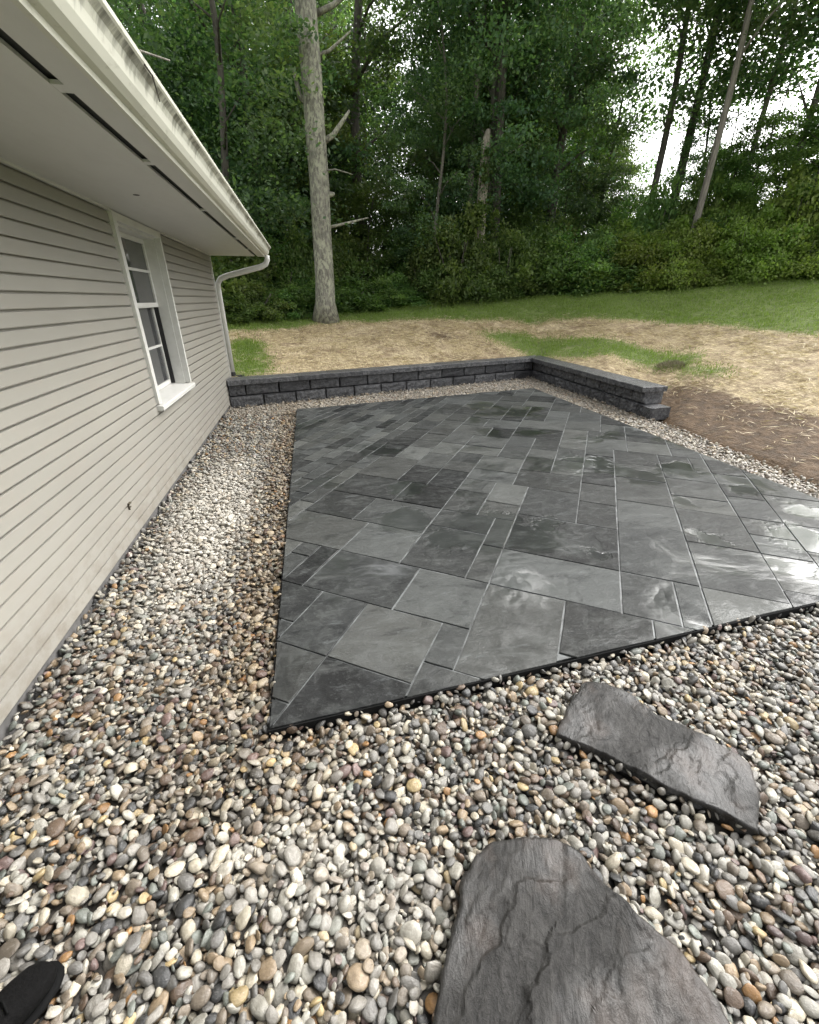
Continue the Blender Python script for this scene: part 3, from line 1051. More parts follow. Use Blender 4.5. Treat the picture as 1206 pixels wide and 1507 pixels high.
def slab_stone(label, pts, ztop, thick, seed, lines=(), tilt=(0, 0)):
    c = np.mean(pts, 0)
    # densify the outline
    B = []
    rg = np.random.default_rng(seed)
    for i in range(len(pts)):
        a, b = np.array(pts[i]), np.array(pts[(i + 1) % len(pts)])
        m = max(2, int(np.linalg.norm(b - a) / .0075))
        for k in range(m):
            B.append(a + (b - a) * k / m)
    B = np.array(B)
    for _ in range(3):
        B = (B + .5 * np.roll(B, 1, 0) + .5 * np.roll(B, -1, 0)) / 2
    n = len(B)
    s_ = np.arange(n) * .0075
    rad = (B - c) / np.linalg.norm(B - c, axis=1)[:, None]
    B = B + rad * ((vnoise(s_, s_ * 0, 22, seed) - .5) * .022)[:, None]
    rings = np.concatenate([np.linspace(.03, .95, 62), [.97, .985, 1.0]])
    V, F = [], []
    for r in rings:
        Q = c + (B - c) * r
        h = vnoise(Q[:, 0] + Q[:, 1] * .25, Q[:, 1], 5.5, seed, 4)
        rot_ = Q[:, 0] * .8 + Q[:, 1] * .6, -Q[:, 0] * .6 + Q[:, 1] * .8
        h = vnoise(rot_[1] * 2.2, rot_[0] * .9, 4.2, seed, 4)
        ter = h + .30 * sstep(h, .52, .545) + .2 * sstep(h, .38, .40) - .25
        h2 = vnoise(Q[:, 0], Q[:, 1], 40, seed + 5, 3)
        z = ztop + (ter - .5) * .009 + (h2 - .5) * .003 + (Q[:, 0] - c[0]) * tilt[0] + (Q[:, 1] - c[1]) * tilt[1]
        wq = np.c_[Q[:, 0] + (vnoise(Q[:, 0], Q[:, 1], 28, seed + 9) - .5) * .035, Q[:, 1] + (vnoise(Q[:, 0], Q[:, 1], 28, seed + 8) - .5) * .035]
        z = z + ridge_h(wq, lines)
        z -= .004 * max(0, (r - .97) / .03) ** 2
        V.append(np.c_[Q, z])
    zt = V[-1][:, 2]
    for k, (dz, ou) in enumerate(((.012, .004), (.022, -.004), (.034, .005), (thick, -.006))):
        Q = B + rad * (ou + (vnoise(s_, s_ * 0 + k * 7, 30, seed + k) - .5) * .014)[:, None]
        V.append(np.c_[Q, zt - dz])
    m = len(V)
    V = np.concatenate([[[c[0], c[1], V[0][:, 2].mean()]]] + V)
    for i in range(n):
        F.append((0, 1 + i, 1 + (i + 1) % n))
    for k in range(m - 1):
        for i in range(n):
            F.append((1 + k * n + i, 1 + (k + 1) * n + i, 1 + (k + 1) * n + (i + 1) % n, 1 + k * n + (i + 1) % n))
    V = V - np.array([c[0], c[1], 0])
    o = place('stepping_stone', raw_mesh('stepping_stone', V, F, True), MFLAG, None, (c[0], c[1], 0))
    try:
        o.data.set_sharp_from_angle(angle=R(38))
    except Exception:
        pass
    tag(o, label, 'stepping stone', 'slate stepping stones in the gravel')
    return B
FP = lambda x, y: on_plane(x, y, .045)
FQ = lambda x, y: on_plane(630 + x / 2.566, 1200 + y / 2.566, .05)
FL1 = [(1.13, 1.28), (1.21, 1.245), (1.29, 1.17), (1.32, 1.06), (1.45, .92), (1.52, .78), (1.425, .66), (1.335, .575), (1.28, .64), (1.13, .78), (1.01, .93), (.85, 1.06), (.96, 1.17)]
FL2 = [(.41, .735), (.51, .725), (.65, .70), (.70, .65), (.73, .57), (.77, .49), (.84, .38), (.87, .28), (.86, .15), (.74, .02), (.45, -.02), (.20, .10), (.12, .30), (.15, .385), (.18, .46), (.27, .58), (.33, .67)]
OUT1 = slab_stone('long narrow slate slab in the pebbles close to the patio edge', FL1[::-1], .036, .075, 7, [([FP(880, 1085), FP(935, 1092), FP(985, 1078), FP(1040, 1100)], .0016), ([FP(830, 1060), FP(930, 1075), FP(1010, 1120), FP(1130, 1180)], .0014)])
OUT2 = slab_stone('large broad slate slab with ridged cleft surface in the pebbles, nearest the viewer', FL2[::-1], .044, .08, 15, [([FQ(470, 240), FQ(340, 245), FQ(310, 330), FQ(270, 460), FQ(190, 560), FQ(130, 680), FQ(110, 790)], .0075), ([FQ(700, 290), FQ(640, 370), FQ(560, 430), FQ(490, 440), FQ(430, 550), FQ(390, 650), FQ(370, 790)], .0075), ([FQ(515, 120), FQ(520, 300), FQ(490, 400)], .004), ([FQ(690, 590), FQ(680, 640), FQ(640, 690)], .004)])

# ------------------------------------------------------------------ pebbles
tag(place('gravel_bed', MB().prism([(x, y) for x, y in GRAVEL], -.12, -.044).mesh('gravel_bed'), MBED), kind='structure')
bed = bpy.data.objects['gravel_bed']
import bmesh
def pebble_mesh(seed):
    bm = bmesh.new()
    bmesh.ops.create_icosphere(bm, subdivisions=2, radius=1.0)
    rg = np.random.default_rng(seed)
    A = rg.normal(0, 1, (7, 3))
    A /= np.linalg.norm(A, axis=1)[:, None]
    w = rg.uniform(-.30, .22, 7)
    cut = rg.uniform(.42, .9, 7) if seed % 2 else rg.uniform(.6, .95, 7)
    for v in bm.verts:
        p = np.array(v.co)
        r = 1.0
        for a, ww, ct in zip(A, w, cut):
            d = float(p @ a)
            r += ww * max(0, d) ** 3
        p = p * r
        for a, ct in zip(A, cut):     # worn facets
            d = float(p @ a)
            if d > ct:
                p = p - a * (d - ct) * .8
        v.co = Vector(p)
    me = bpy.data.meshes.new('pebble')
    bm.to_mesh(me)
    bm.free()
    me.polygons.foreach_set('use_smooth', np.ones(len(me.polygons), bool))
    me.materials.append(MPEB)
    return me
NV = 16
pmesh = [pebble_mesh(300 + i) for i in range(NV)]

CELL = .009
bx0, by0, bx1, by1 = -1.45, -.4, 5.1, 9.8
nxh, nyh = int((bx1 - bx0) / CELL), int((by1 - by0) / CELL)
hx, hy = bx0 + (np.arange(nxh) + .5) * CELL, by0 + (np.arange(nyh) + .5) * CELL
HXX, HYY = np.meshgrid(hx, hy, indexing='ij')
ok = inpoly(HXX, HYY, GRAVEL) & ~inpoly(HXX, HYY, PATIO)
on_stone = inpoly(HXX, HYY, OUT1) | inpoly(HXX, HYY, OUT2)
hmap = np.where(ok & ~on_stone, -.044 + (vnoise(HXX, HYY, 1.4, 31) - .5) * .02, .034)
cells = np.argwhere(ok & ~on_stone)
A_g = len(cells) * CELL * CELL
NP = int(A_g * 3200)
rp = np.random.default_rng(77)
cand = cells[rp.integers(0, len(cells), (NP, 4))]
# sizes
La = np.clip(rp.lognormal(math.log(.0188), .27, NP), .0105, .036)
La = np.where(rp.random(NP) < .22, rp.uniform(.007, .012, NP), La)
Lb = La * rp.uniform(.62, .92, NP)
Lc = La * rp.uniform(.30, .60, NP)
yawp = rp.uniform(0, math.pi * 2, NP)
PX, PY, PZ = np.zeros(NP), np.zeros(NP), np.zeros(NP)
TX, TY = np.zeros(NP), np.zeros(NP)
tj = rp.normal(0, .3, (NP, 2))
vi = rp.integers(0, NV, NP)
for i in range(NP):
    cc = cand[i]
    hv = hmap[cc[:, 0], cc[:, 1]]
    ix, iy = cc[int(hv.argmin())]
    rr = .5 * (La[i] + Lb[i])
    m = max(1, int(rr / CELL + .5))
    x0, x1, y0_, y1_ = max(ix - m, 0), min(ix + m + 1, nxh), max(iy - m, 0), min(iy + m + 1, nyh)
    pt = hmap[x0:x1, y0_:y1_]
    ax = (np.arange(x0, x1) - ix)[:, None] * (CELL / rr)
    ay = (np.arange(y0_, y1_) - iy)[None, :] * (CELL / rr)
    d2 = ax * ax + ay * ay
    k_ = d2 < 1.0
    dome = np.sqrt(np.maximum(1 - d2, 0)) * Lc[i]
    sup = np.where(k_, pt - (Lc[i] - dome), -9)
    vals = sup[k_]
    z = .25 * vals.max() + .75 * vals.mean() + Lc[i] * .72
    gxs = ((pt * ax)[k_]).sum() / max(((ax * ax) * k_).sum(), 1e-6) / rr
    gys = ((pt * ay)[k_]).sum() / max(((ay * ay) * k_).sum(), 1e-6) / rr
    PX[i], PY[i], PZ[i] = hx[ix] + (rp.random() - .5) * CELL, hy[iy] + (rp.random() - .5) * CELL, z
    TX[i], TY[i] = np.clip(gys * .8, -.7, .7) + tj[i, 0], np.clip(-gxs * .8, -.7, .7) + tj[i, 1]
    np.maximum(pt, np.where(k_, z + dome, -9), out=pt)

PAL = np.array([(.40, .40, .37), (.52, .49, .41), (.28, .275, .26), (.15, .15, .148), (.055, .058, .062), (.30, .235, .16), (.36, .21, .09), (.14, .10, .072), (.17, .12, .115), (.20, .225, .21), (.54, .525, .475), (.45, .36, .20), (.22, .19, .155)])
PW = np.array([.17, .11, .17, .13, .07, .09, .016, .065, .03, .06, .035, .018, .08])
pick = rp.choice(len(PAL), NP, p=PW / PW.sum())
TC = PAL[pick] * np.clip(rp.normal(1, .16, NP), .6, 1.45)[:, None]
# dried pale stretches along the house and across the foreground; wetter and browner beside the patio
wob = (vnoise(PX, PY, 1.6, 51) - .5) * .9 + rp.normal(0, .1, NP)
dry = sstep(1.0 - np.hypot((PX + .98 + wob * .15) / .48, (PY - 3.75 + wob) / 1.9), .0, .6)
dry = np.maximum(dry, .5 * sstep(1.0 - np.hypot((PX + .1 + (PY - .8) * .9) / .33, (PY - .75) / .35), .0, .6))
wetb = np.maximum(sstep(PX, -.75, -.42) * (PX < -.3) * (PY > 1.6), .6 * sstep(1 - np.hypot((PX + .4) / .55, (PY - 1.35) / .5), 0, .6)) * (.6 + .8 * vnoise(PX, PY, 3, 55))
dry = np.clip(dry, 0, 1)[:, None]
TC = TC * (1 - .66 * dry) + np.array([.66, .65, .61]) * .66 * dry * np.clip(rp.normal(1, .2, NP), .6, 1.4)[:, None]
wetb = np.clip(wetb, 0, 1)[:, None]
TC = TC * (1 - wetb * np.array([.30, .40, .52]))
strip = ((PX > 4.3) | (PY > 7.3))[:, None]
TC = np.where(strip, TC * .6 + np.array([.47, .42, .345]) * .4, TC)
TC = np.clip(TC * .72 * np.array([1.04, 1.0, .93]), .014, .60)
ROT = np.stack([TX, TY, yawp], -1)
SC = np.stack([La, Lb, Lc], -1)

# the 300 that show largest: topmost and nearest the viewer
topz = hmap[np.clip(((PX - bx0) / CELL).astype(int), 0, nxh - 1), np.clip(((PY - by0) / CELL).astype(int), 0, nyh - 1)]
vis = (PZ + Lc > topz - .006)
dist2 = PX ** 2 + PY ** 2 + H * H
rx = PX * math.cos(_yw) - PY * math.sin(_yw)
fy_ = PX * math.sin(_yw) + PY * math.cos(_yw)
dep = fy_ * math.cos(_th) + H * math.sin(_th)
px_ = 603 + FPX * rx / dep
py_ = 753.5 - FPX * (fy_ * math.sin(_th) - H * math.cos(_th)) / dep
inf = vis & (px_ > 10) & (px_ < 1196) & (py_ < 1500) & (dep > .2)
score = np.where(inf, La * Lb / dist2, -1)
chosen = np.argsort(-score)[:300]
src_col = bpy.data.collections.new('pebble_kinds')
COL.children.link(src_col)
seen = set()
for j in chosen:
    me = pmesh[vi[j]]
    o = bpy.data.objects.new('pebble', me)
    if vi[j] not in seen:
        seen.add(int(vi[j]))
        src_col.objects.link(o)
    else:
        COL.objects.link(o)
    o.parent = bed
    o.location = (PX[j], PY[j], PZ[j])
    o.rotation_euler = ROT[j]
    o.scale = SC[j]
    o['tint'] = [float(c) for c in TC[j]]
rest = np.ones(NP, bool)
rest[chosen] = False
pm = bpy.data.meshes.new('pebbles')
pts = np.stack([PX, PY, PZ], -1)[rest].astype(np.float32)
pm.vertices.add(len(pts))
pm.vertices.foreach_set('co', pts.ravel())
for nm, arr in (('rot', ROT[rest]), ('scl', SC[rest])):
    a = pm.attributes.new(nm, 'FLOAT_VECTOR', 'POINT')
    a.data.foreach_set('vector', arr.astype(np.float32).ravel())
a = pm.attributes.new('tint', 'FLOAT_COLOR', 'POINT')
a.data.foreach_set('color', np.c_[TC[rest], np.ones(rest.sum())].astype(np.float32).ravel())
a = pm.attributes.new('pick', 'INT', 'POINT')
a.data.foreach_set('value', (vi[rest] % max(1, len(seen))).astype(np.int32))
pebs = place('pebbles', pm, None, bed)
tag(pebs, kind='stuff')
ng = bpy.data.node_groups.new('pebble_scatter', 'GeometryNodeTree')
ng.interface.new_socket('Geometry', in_out='INPUT', socket_type='NodeSocketGeometry')
ng.interface.new_socket('Geometry', in_out='OUTPUT', socket_type='NodeSocketGeometry')
gi, gout = ng.nodes.new('NodeGroupInput'), ng.nodes.new('NodeGroupOutput')
iop = ng.nodes.new('GeometryNodeInstanceOnPoints')
ci = ng.nodes.new('GeometryNodeCollectionInfo')
ci.inputs['Collection'].default_value = src_col
ci.inputs['Separate Children'].default_value = True
ci.inputs['Reset Children'].default_value = True
iop.inputs['Pick Instance'].default_value = True
def named(nm, dt):
    nd = ng.nodes.new('GeometryNodeInputNamedAttribute')
    nd.data_type = dt
    nd.inputs['Name'].default_value = nm
    return [o for o in nd.outputs if o.enabled and o.name == 'Attribute'][0]
L = ng.links.new
L(gi.outputs[0], iop.inputs['Points'])
L(ci.outputs[0], iop.inputs['Instance'])
L(named('pick', 'INT'), iop.inputs['Instance Index'])
e2r = ng.nodes.new('FunctionNodeEulerToRotation')
L(named('rot', 'FLOAT_VECTOR'), e2r.inputs[0])
L(e2r.outputs[0], iop.inputs['Rotation'])
L(named('scl', 'FLOAT_VECTOR'), iop.inputs['Scale'])
L(iop.outputs[0], gout.inputs[0])
md = pebs.modifiers.new('scatter', 'NODES')
md.node_group = ng

# ------------------------------------------------------------------ trees
def crown_mesh(name, seed, zlo, zhi, rad, ncl, nleaf, size, material, flat=.35, shape=None, core=.15, bias=1.25, spread=.21):
    rg = np.random.default_rng(seed)
    P, RD = [], []
    loose = material is not MLEAF and zhi < 2
    u = rg.random(ncl) ** bias
    cz = zlo + (zhi - zlo) * u
    prof = shape(u) if shape else np.clip(1.15 - np.abs(u - .4) * 1.25, .25, 1)
    ca = rg.uniform(0, 2 * math.pi, ncl)
    cr = rad * prof * np.sqrt(rg.uniform(core, 1, ncl))
    if loose:
        k_ = rg.random(ncl) < .3
        cr = np.where(k_, cr * rg.uniform(1.0, 1.45, ncl), cr)
        cz = np.where(k_, cz * rg.uniform(1.0, 1.4, ncl) + .1, cz)
    cs = rg.uniform(.45, 1.25, ncl) * rad * spread
    lit = rg.normal(0, .24, ncl)
    m = nleaf // ncl
    for i in range(ncl):
        q = rg.normal(0, 1, (m, 3)) * .55
        q = np.where(np.abs(q) > 1.4, q * .5, q)
        droop = -(q[:, 0] ** 2 + q[:, 1] ** 2) * .16
        p = np.stack([q[:, 0], q[:, 1], q[:, 2] * flat + droop], -1) * cs[i] * 1.5
        P.append(p + np.array([cr[i] * math.cos(ca[i]), cr[i] * math.sin(ca[i]), cz[i]]))
        RD.append(np.clip(rg.normal(.45, .2, m) + lit[i], 0, 1))
    P, RD = np.concatenate(P), np.concatenate(RD)
    n = len(P)
    nr = rg.normal(0, .55, (n, 3))
    nr[:, 2] += .75
    nr /= np.linalg.norm(nr, axis=1)[:, None]
    t = rg.normal(0, 1, (n, 3))
    t -= nr * (t * nr).sum(1)[:, None]
    t /= np.linalg.norm(t, axis=1)[:, None]
    w = np.cross(nr, t)
    s_ = rg.uniform(.65, 1.25, n)[:, None] * size
    return leaf_mesh(name, P, t * s_ * .5, w * s_ * .30, RD, material)

def trunk_mesh(seed, h, r0, r1, limbs=7, lean=.3, zlimb=.35, seg=9):
    rd = random.Random(seed)
    mb = MB()
    n = 12
    ph = rd.uniform(0, 6)
    pts = [(lean * math.sin(ph + i * .45) * (i / n), lean * math.cos(ph * 2 + i * .37) * (i / n), h * i / n) for i in range(n + 1)]
    rad = [r0 * (1.35 if i == 0 else 1.0) + (r1 - r0) * i / n for i in range(n + 1)]
    mb.tube(pts, rad, seg, .06)
    for k in range(limbs):
        u = zlimb + (1 - zlimb) * (k + rd.random()) / limbs * .95
        i = int(u * n)
        p = Vector(pts[i])
        a = rd.uniform(0, 6.28)
        L = rd.uniform(1.2, 2.8)
        q = [p, p + Vector((math.cos(a) * L * .5, math.sin(a) * L * .5, L * .35)), p + Vector((math.cos(a + .2) * L, math.sin(a + .2) * L, L * .6))]
        mb.tube(q, [rad[i] * .42, rad[i] * .28, .015], 5)
    return mb.mesh('trunk', True)

crowns = [
    crown_mesh('crown', 1, 2.0, 10.8, 3.2, 110, 25000, .13, MLEAF),
    crown_mesh('crown', 2, 3.0, 12.2, 3.3, 110, 25000, .13, MLEAF),
    crown_mesh('crown', 3, 1.3, 9.6, 2.8, 95, 27000, .125, MLEAF),
    crown_mesh('crown', 4, 4.5, 13.0, 3.3, 95, 26000, .14, MLEAF),
    crown_mesh('crown', 5, .8, 6.8, 2.2, 70, 20000, .11, MLEAFY),
]
crowns.append(crown_mesh('crown', 6, 4.5, 12.5, 2.9, 50, 12000, .14, MLEAF))
trunks = [trunk_mesh(11, 12.3, .17, .07), trunk_mesh(12, 13.2, .21, .08, 8, .4), trunk_mesh(13, 10.8, .13, .05, 7, .5), trunk_mesh(14, 14, .24, .09, 7, .3, .5), trunk_mesh(15, 8, .07, .02, 6, .4)]
for t_ in trunks: t_.materials.append(MTRUNK)
trunks_p = []
for t_ in trunks:
    c_ = t_.copy(); c_.materials.clear(); c_.materials.append(MPALE); trunks_p.append(c_)

rt = random.Random(21)
def tree(az, dist, kind, label, group=None, s_=1.0, pale=False, crown=None, rscale=1.0, name='tree', crown_dz=0.0):
    D = float(np.interp(az, AZ, BD))
    x, y = dist * math.sin(R(az)), dist * math.cos(R(az))
    z = float(ground_z(x, y)) - .12
    t = thing(name, label, 'tree', (x, y, z), rt.uniform(0, 6.28), group)
    place('trunk', (trunks_p if pale else trunks)[kind], None, t, scale=(s_ * rscale, s_ * rscale, s_))
    if crown is not None:
        place('crown', crowns[crown], None, t, (0, 0, crown_dz), (0, 0, rt.uniform(0, 6.28)), (s_ * rt.uniform(.85, 1.15), s_ * rt.uniform(.85, 1.15), s_))
    return t

# the bare pale tree on the lawn
big = thing('tree', 'tall bare pale-barked tree trunk with broken branch stubs standing on the lawn', 'tree', (.51, 13.5, float(ground_z(.51, 13.5)) - .05))
mb = MB()
n = 26
hh = 14.0
pts, rad = [], []
for i in range(n + 1):
    z = hh * i / n
    pts.append((.045 * math.sin(z * .5) + .013 * z, .03 * math.sin(z * .8), z))
    rad.append(.25 + .16 * math.exp(-z * 3.6) - .003 * z)
mb.tube(pts, rad, 18, .05)
mb.build_mesh = mb.mesh('trunk', True)
place('trunk', mb.build_mesh, MBIG, big)
for (z, a, L, up, r) in [(6.25, 0.1, 1.35, .95, .055), (5.6, .3, .75, .55, .035), (4.75, 2.9, .12, .55, .06), (4.05, .0, .55, .6, .06), (2.32, .1, .95, .22, .032), (3.5, -.4, .6, -.15, .015), (3.0, .2, .10, .02, .06), (8.2, 2.4, 1.6, 1.1, .06), (9.0, .5, 2.2, 1.5, .07), (10.5, 4.0, 2.4, 1.6, .07)]:
    b = MB()
    dx, dy = math.cos(a), math.sin(a)
    c0 = (.045 * math.sin(z * .5) + .013 * z, 0, z)
    q = [(c0[0] + dx * .12, c0[1] + dy * .12, z - .05), (c0[0] + dx * (.28 + L * .25), c0[1] + dy * (.28 + L * .25), z + up * .2), (c0[0] + dx * (.28 + L * .65), c0[1] + dy * (.28 + L * .65), z + up * .62), (c0[0] + dx * (.28 + L), c0[1] + dy * (.28 + L), z + up)]
    b.tube(q, [r * 1.3, r, r * .8, r * .45], 7, .08)
    place('branch_stub', b.mesh('branch_stub', True), MBIG, big)
place('crown', crown_mesh('crown', 9, 13.2, 18, 2.6, 40, 7000, .16, MLEAF), None, big)

# trunks that can be told apart
tree(6.9, 19.0, 1, 'tall dark tree rising just right of the pale bare trunk, top centre', s_=1.0, crown=5, crown_dz=-3.8)
tree(7.4, 23.0, 0, 'thin dark trunk against the low bright gap right of the bare tree', crown=5, rscale=.8, s_=.8, crown_dz=-1)
tree(9.3, 24.0, 2, 'slim dark leaning trunk beside the low bright gap in the wood', crown=5, s_=.8, crown_dz=-1)
tree(15.0, 16.5, 2, 'slender pale sapling stem in front of the dark wood, mid picture', s_=.68, pale=True, rscale=.78, crown=2, crown_dz=.6)
tf = tree(18.9, 17.6, 0, 'grey forked tree with its trunk splitting into two stems above the snag', s_=.82, pale=True, crown=3, crown_dz=3.2)
fk = MB()
fk.tube([(0, 0, 6.2), (-.35, .1, 7.6), (-.95, .2, 9.4), (-1.3, .2, 12)], [.13, .10, .08, .04], 7)
tf.rotation_euler = (0, 0, R(-18.9))
place('limb', fk.mesh('limb', True), MPALE, tf)
tree(20.9, 17.9, 1, 'straight grey-brown trunk standing just right of the forked tree', pale=True, rscale=.8, crown=1, crown_dz=3.5)
tree(36.6, 20.0, 1, 'dark trunk crossing the bright sky gap on the right', crown=5, rscale=.6, crown_dz=.5)
tree(38.7, 21.0, 3, 'thick dark trunk left of the pale leaning trunk on the right', crown=3, rscale=.7, crown_dz=2.5)
tree(41.0, 17.8, 1, 'pale grey smooth trunk against the sky at the right', pale=True, crown=5, rscale=.5, crown_dz=1.8)
tree(44.2, 20.0, 0, 'grey trunk in the bright sky gap near the right top corner', pale=True, rscale=.55, crown=5, crown_dz=1.2)
tree(47.6, 20.5, 1, 'faint grey trunk at the far right behind the brambles', pale=True, rscale=.5, crown=1, crown_dz=2)

# broken snag wrapped in vines
sn_p = (16.0 * math.sin(R(20.0)), 16.0 * math.cos(R(20.0)))
snag = thing('tree_snag', 'broken pale snag wrapped in green vines in front of the wood', 'dead tree', (sn_p[0], sn_p[1], float(ground_z(*sn_p)) - .1))
mb = MB()
mb.tube([(0, 0, 0), (.03, 0, 1.0), (-.03, .02, 2.0), (-.01, 0, 3.4), (.0, 0, 4.2), (.05, 0, 4.45)], [.22, .19, .17, .15, .12, .06], 9, .12)
place('trunk', mb.mesh('trunk', True), MSNAG, snag)
place('vine_cover', crown_mesh('vine_cover', 31, .2, 4.0, .55, 46, 8000, .09, MLEAFY, .7, lambda u: np.clip(1.1 - u * .5, .3, 1)), None, snag)

SH = 'leafy dark green woodland tree among the trees behind the brambles'
SSAP = 'young leafy sapling in the lower storey of the wood'
SHF = 'thin tall woodland tree deep in the shaded wood'
pos = []
def free(az, d):
    x, y = d * math.sin(R(az)), d * math.cos(R(az))
    for p in pos:
        if math.hypot(p[0] - x, p[1] - y) < 1.5:
            return False
    pos.append((x, y))
    return True
for k in range(30):                   # edge of the wood, low branches
    az = -16 + k * 2.45 + rt.uniform(-.8, .8)
    D = float(np.interp(az, AZ, BD))
    d = D + rt.uniform(2.2, 6.5)
    if -3 < az < 6: d = D + rt.uniform(5, 7.5)
    if not free(az, d): continue
    gap = 31 < az < 53 or 3 < az < 17
    c = rt.choice([0, 2, 1]) if not gap else rt.choice([2, 4])
    tree(az, d, rt.choice([0, 1, 2]) if c != 4 else 4, SH, 'leafy trees along the edge of the wood', rt.uniform(.75, 1.05) if not gap else rt.uniform(.44, .58) if az > 20 else rt.uniform(.55, .68), crown=c)
for k in range(24):                   # saplings filling the lower storey
    az = -15 + k * 3.0 + rt.uniform(-1.1, 1.1)
    D = float(np.interp(az, AZ, BD))
    d = D + rt.uniform(3.2, 9)
    if (6.0 < az < 10) or not free(az, d): continue
    tree(az, d, 4, SSAP, 'young trees in the lower storey of the wood', rt.uniform(.8, 1.15) if not 35 < az < 47 else rt.uniform(.6, .75), crown=4)
for az, d, q in ((42.3, 20.5, .62), (44.8, 19.3, .66), (47.0, 21.0, .72), (49.6, 19.6, .74), (52.0, 20.5, .8)):
    tree(az, d, 4, SSAP, 'young trees in the lower storey of the wood', q, crown=4)
for k in range(25):                   # deeper
    az = -18 + k * 3 + rt.uniform(-1, 1)
    D = float(np.interp(az, AZ, BD))
    d = D + rt.uniform(7, 17)
    gap = 32 < az < 53 or 5.5 < az < 13
    if gap: continue
    if not free(az, d): continue
    tree(az, d, rt.choice([0, 1, 3]), SHF, 'tall trees deep in the wood', rt.uniform(.85, 1.15), crown=rt.choice([1, 3, 0]))
for k in range(13):
    az = -20 + k * 6 + rt.uniform(-2, 2)
    D = float(np.interp(az, AZ, BD))
    d = D + rt.uniform(18, 32)
    if 29 < az < 55 or 6 < az < 13: continue
    if not free(az, d): continue
    tree(az, d, rt.choice([0, 1, 3]), SHF, 'tall trees deep in the wood', rt.uniform(.9, 1.2), crown=rt.choice([1, 3]))

LAND = [(-8.5, 'the downspout'), (2.2, 'the bare pale tree'), (15.0, 'the pale sapling stem'), (20.0, 'the vine-wrapped snag'), (36.6, 'the dark gap trunk'), (41.0, 'the pale right trunk')]
ORD = ['first', 'second', 'third', 'fourth', 'fifth', 'sixth', 'seventh', 'eighth', 'ninth', 'tenth', 'eleventh', 'twelfth', 'thirteenth', 'fourteenth', 'fifteenth', 'sixteenth', 'seventeenth', 'eighteenth', 'nineteenth', 'twentieth']
def order_labels(group, text):
    L_ = [o for o in COL.objects if o.get('group') == group and o.get('category')]
    L_.sort(key=lambda o: math.atan2(o.location.x, o.location.y))
    cnt = {}
    for o in L_:
        a = math.degrees(math.atan2(o.location.x, o.location.y))
        m = [x for x in LAND if x[0] < a]
        if not m:
            k_ = 'behind the house eaves'
            c = cnt[k_] = cnt.get(k_, 0) + 1
            o['label'] = f'{ORD[c - 1]} {text} behind the house eaves'
            continue
        k_ = m[-1][1]
        c = cnt[k_] = cnt.get(k_, 0) + 1
        o['label'] = f'{ORD[c - 1]} {text} to the right of {k_}'

# shrubs and brambles along the edge of the lawn
shr = [crown_mesh('foliage', 71 + i, .05, 1.0, .95, 40, 8000, .075, (MLEAFY, MLEAFY, MLEAFB)[i], .6, lambda u: np.sqrt(np.clip(1.02 - u * u, .05, 1)), .05) for i in range(3)]
stemm = []
for i in range(2):
    b = MB()
    rd = random.Random(50 + i)
    for k in range(7):
        a, L = rd.uniform(0, 6.28), rd.uniform(.3, .75)
        b.tube([(0, 0, -.05), (math.cos(a) * L * .5, math.sin(a) * L * .5, .45), (math.cos(a) * L, math.sin(a) * L, .85)], [.016, .011, .005], 5)
    me = b.mesh('stem', True)
    me.materials.append(MTRUNK)
    stemm.append(me)
def shrub(az, d, h, w, kind, label, group, name='shrub'):
    x, y = d * math.sin(R(az)), d * math.cos(R(az))
    t = thing(name, label, 'shrub', (x, y, float(ground_z(x, y)) - .03), rt.uniform(0, 6.28), group)
    place('foliage', shr[kind], None, t, scale=(w, w * rt.uniform(.85, 1.15), h))
    place('stem', stemm[rt.randrange(2)], None, t, scale=(w, w, h))
    return t
LB = 'dark green bramble bush growing along the edge of the wood'
LB2 = 'taller bramble bush under the trees behind the first row'
LBY = 'bright yellow-green bramble thicket at the lawn edge on the right'
LLOW = 'low weedy green shrub where the lawn meets the wood'
for k in range(47):
    az = -10 + k * 1.45 + rt.uniform(-.6, .6)
    D = float(np.interp(az, AZ, BD))
    if az > 35:
        shrub(az, D + rt.uniform(.6, 1.4), rt.uniform(1.0, 1.5), rt.uniform(.9, 1.3), 2, LBY, 'bright brambles on the right')
    elif az > 13:
        shrub(az, D + rt.uniform(.5, 1.2), rt.uniform(.7, 1.7), rt.uniform(.8, 1.4), rt.choice([0, 1]), LB, 'brambles along the wood')
    else:
        shrub(az, D + rt.uniform(.4, .9), rt.uniform(.45, .8), rt.uniform(.8, 1.1), rt.choice([0, 1]), LLOW, 'low shrubs where the lawn meets the wood')
for k in range(30):
    az = -11 + k * 2.2 + rt.uniform(-.8, .8)
    D = float(np.interp(az, AZ, BD))
    hb = rt.uniform(1.6, 2.6) if az > 12 else rt.uniform(1.2, 2.0)
    shrub(az, D + rt.uniform(1.8, 3.0), hb, rt.uniform(1.1, 1.6), rt.choice([0, 1]) if az < 42 else rt.choice([1, 2]), LB2, 'tall brambles under the trees')
shrub(17.5, 15.6, 2.0, 1.5, 1, 'mounded vine-covered bush bulging onto the lawn below the snag', None)

order_labels('leafy trees along the edge of the wood', 'leafy wood edge tree')
order_labels('young trees in the lower storey of the wood', 'low young tree in the wood')
order_labels('brambles along the wood', 'dark lawn edge bramble')
order_labels('bright brambles on the right', 'bright yellow-green bramble')
order_labels('low shrubs where the lawn meets the wood', 'low weedy lawn edge shrub')

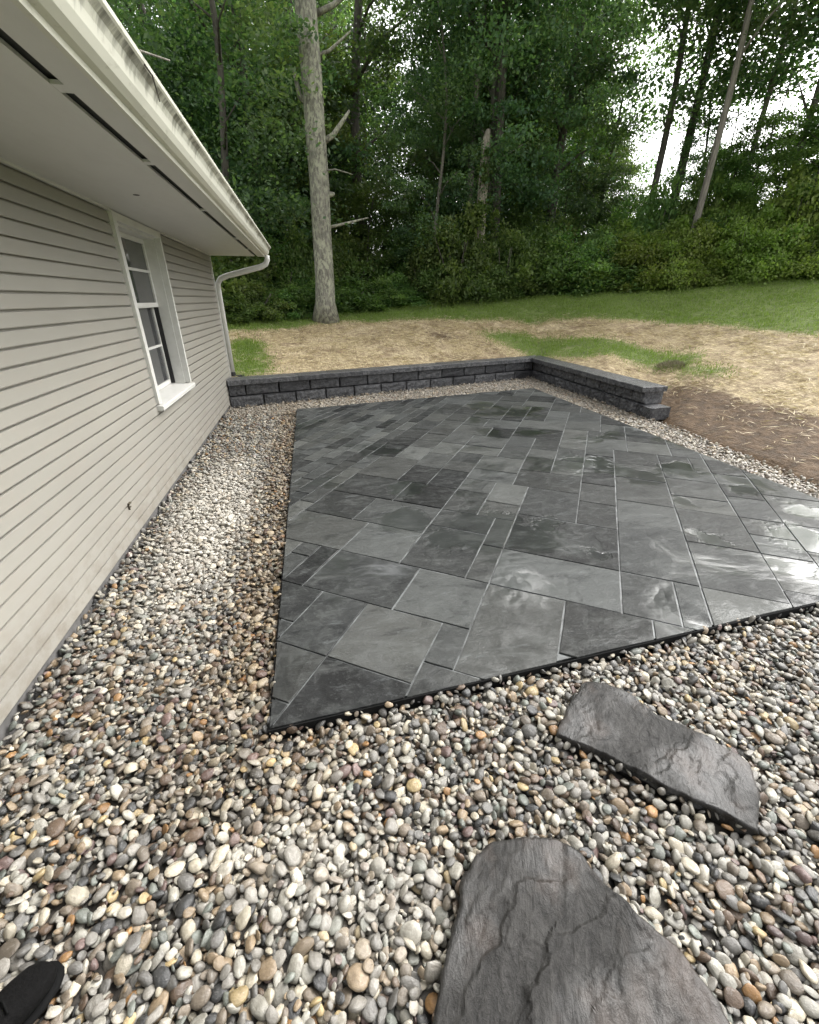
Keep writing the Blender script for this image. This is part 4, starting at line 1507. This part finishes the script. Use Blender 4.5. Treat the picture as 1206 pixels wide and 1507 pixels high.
# small mound by the grass patch
mx_, my_ = hit(990, 541)
n = 900
rr_, aa_ = np.sqrt(RNG.random(n)), RNG.uniform(0, 6.283, n)
cx_, cy_ = rr_ * np.cos(aa_) * .30, rr_ * np.sin(aa_) * .2
dv = np.stack([cx_ * 2.2 + RNG.normal(0, .3, n), cy_ * 2.2 + RNG.normal(0, .3, n), RNG.uniform(.3, 1, n)], -1)
dv /= np.linalg.norm(dv, axis=1)[:, None]
sd = np.cross(dv, RNG.normal(0, 1, (n, 3)))
sd /= np.linalg.norm(sd, axis=1)[:, None]
P = np.stack([cx_, cy_, .09 * (1 - rr_ ** 2) - .01], -1)
cl_ = leaf_mesh('dead_grass_clump', P + dv * .03, dv * RNG.uniform(.03, .06, n)[:, None], sd * .004, RNG.random(n), m_leaf('dead_grass', (.10, .09, .065), (.19, .17, .125), (.28, .25, .18), .15))
tag(place('dead_grass_clump', cl_, None, None, (mx_, my_, float(ground_z(mx_, my_)))), 'small grey clump of dead grass beside the green patch', 'grass clump')

# ------------------------------------------------------------------ shoe of the person taking the picture
sh = thing('shoe', 'black shoe toe on the pebbles at the bottom left corner', 'shoe', (-.945, .535, .0), R(-36))
def shoe_part(prof, z_lo, name, material, par):
    # stations along +Y: (y, half width, height)
    V, F = [], []
    S = 14
    for (y, w, h) in prof:
        for k in range(S):
            a = 2 * math.pi * k / S
            cx_, sz = math.cos(a), math.sin(a)
            V.append((w * np.sign(cx_) * abs(cx_) ** .8, y, z_lo + (h * .5) * (1 + np.sign(sz) * abs(sz) ** .75)))
    n = len(prof)
    for i in range(n - 1):
        for k in range(S):
            F.append((i * S + k, i * S + (k + 1) % S, (i + 1) * S + (k + 1) % S, (i + 1) * S + k))
    F += [tuple(range(S - 1, -1, -1)), tuple((n - 1) * S + k for k in range(S))]
    return place(name, raw_mesh(name, V, [f[::-1] for f in F], True), material, par)
shoe_part([(-.10, .030, .085), (-.085, .038, .10), (-.02, .040, .10), (.04, .043, .095), (.09, .048, .075), (.14, .050, .060), (.175, .044, .050), (.195, .030, .040), (.205, .012, .025)], .035, 'upper', MSHOE, sh)
shoe_part([(-.105, .030, .026), (-.09, .042, .028), (0, .044, .026), (.09, .052, .024), (.145, .055, .024), (.185, .048, .024), (.207, .030, .022), (.216, .012, .018)], .014, 'sole', MSOLE, sh)
lc = MB()
for k in range(4):
    y = .03 + k * .025
    lc.tube([(-.03, y, .128 - k * .007), (0, y + .006, .136 - k * .008), (.03, y, .128 - k * .007)], [.003] * 3, 5)
lc.tube([(-.02, .0, .136), (0, .01, .142), (.02, .0, .136)], [.003] * 3, 5)
place('lace', lc.mesh('lace', True), MSOLE, sh)
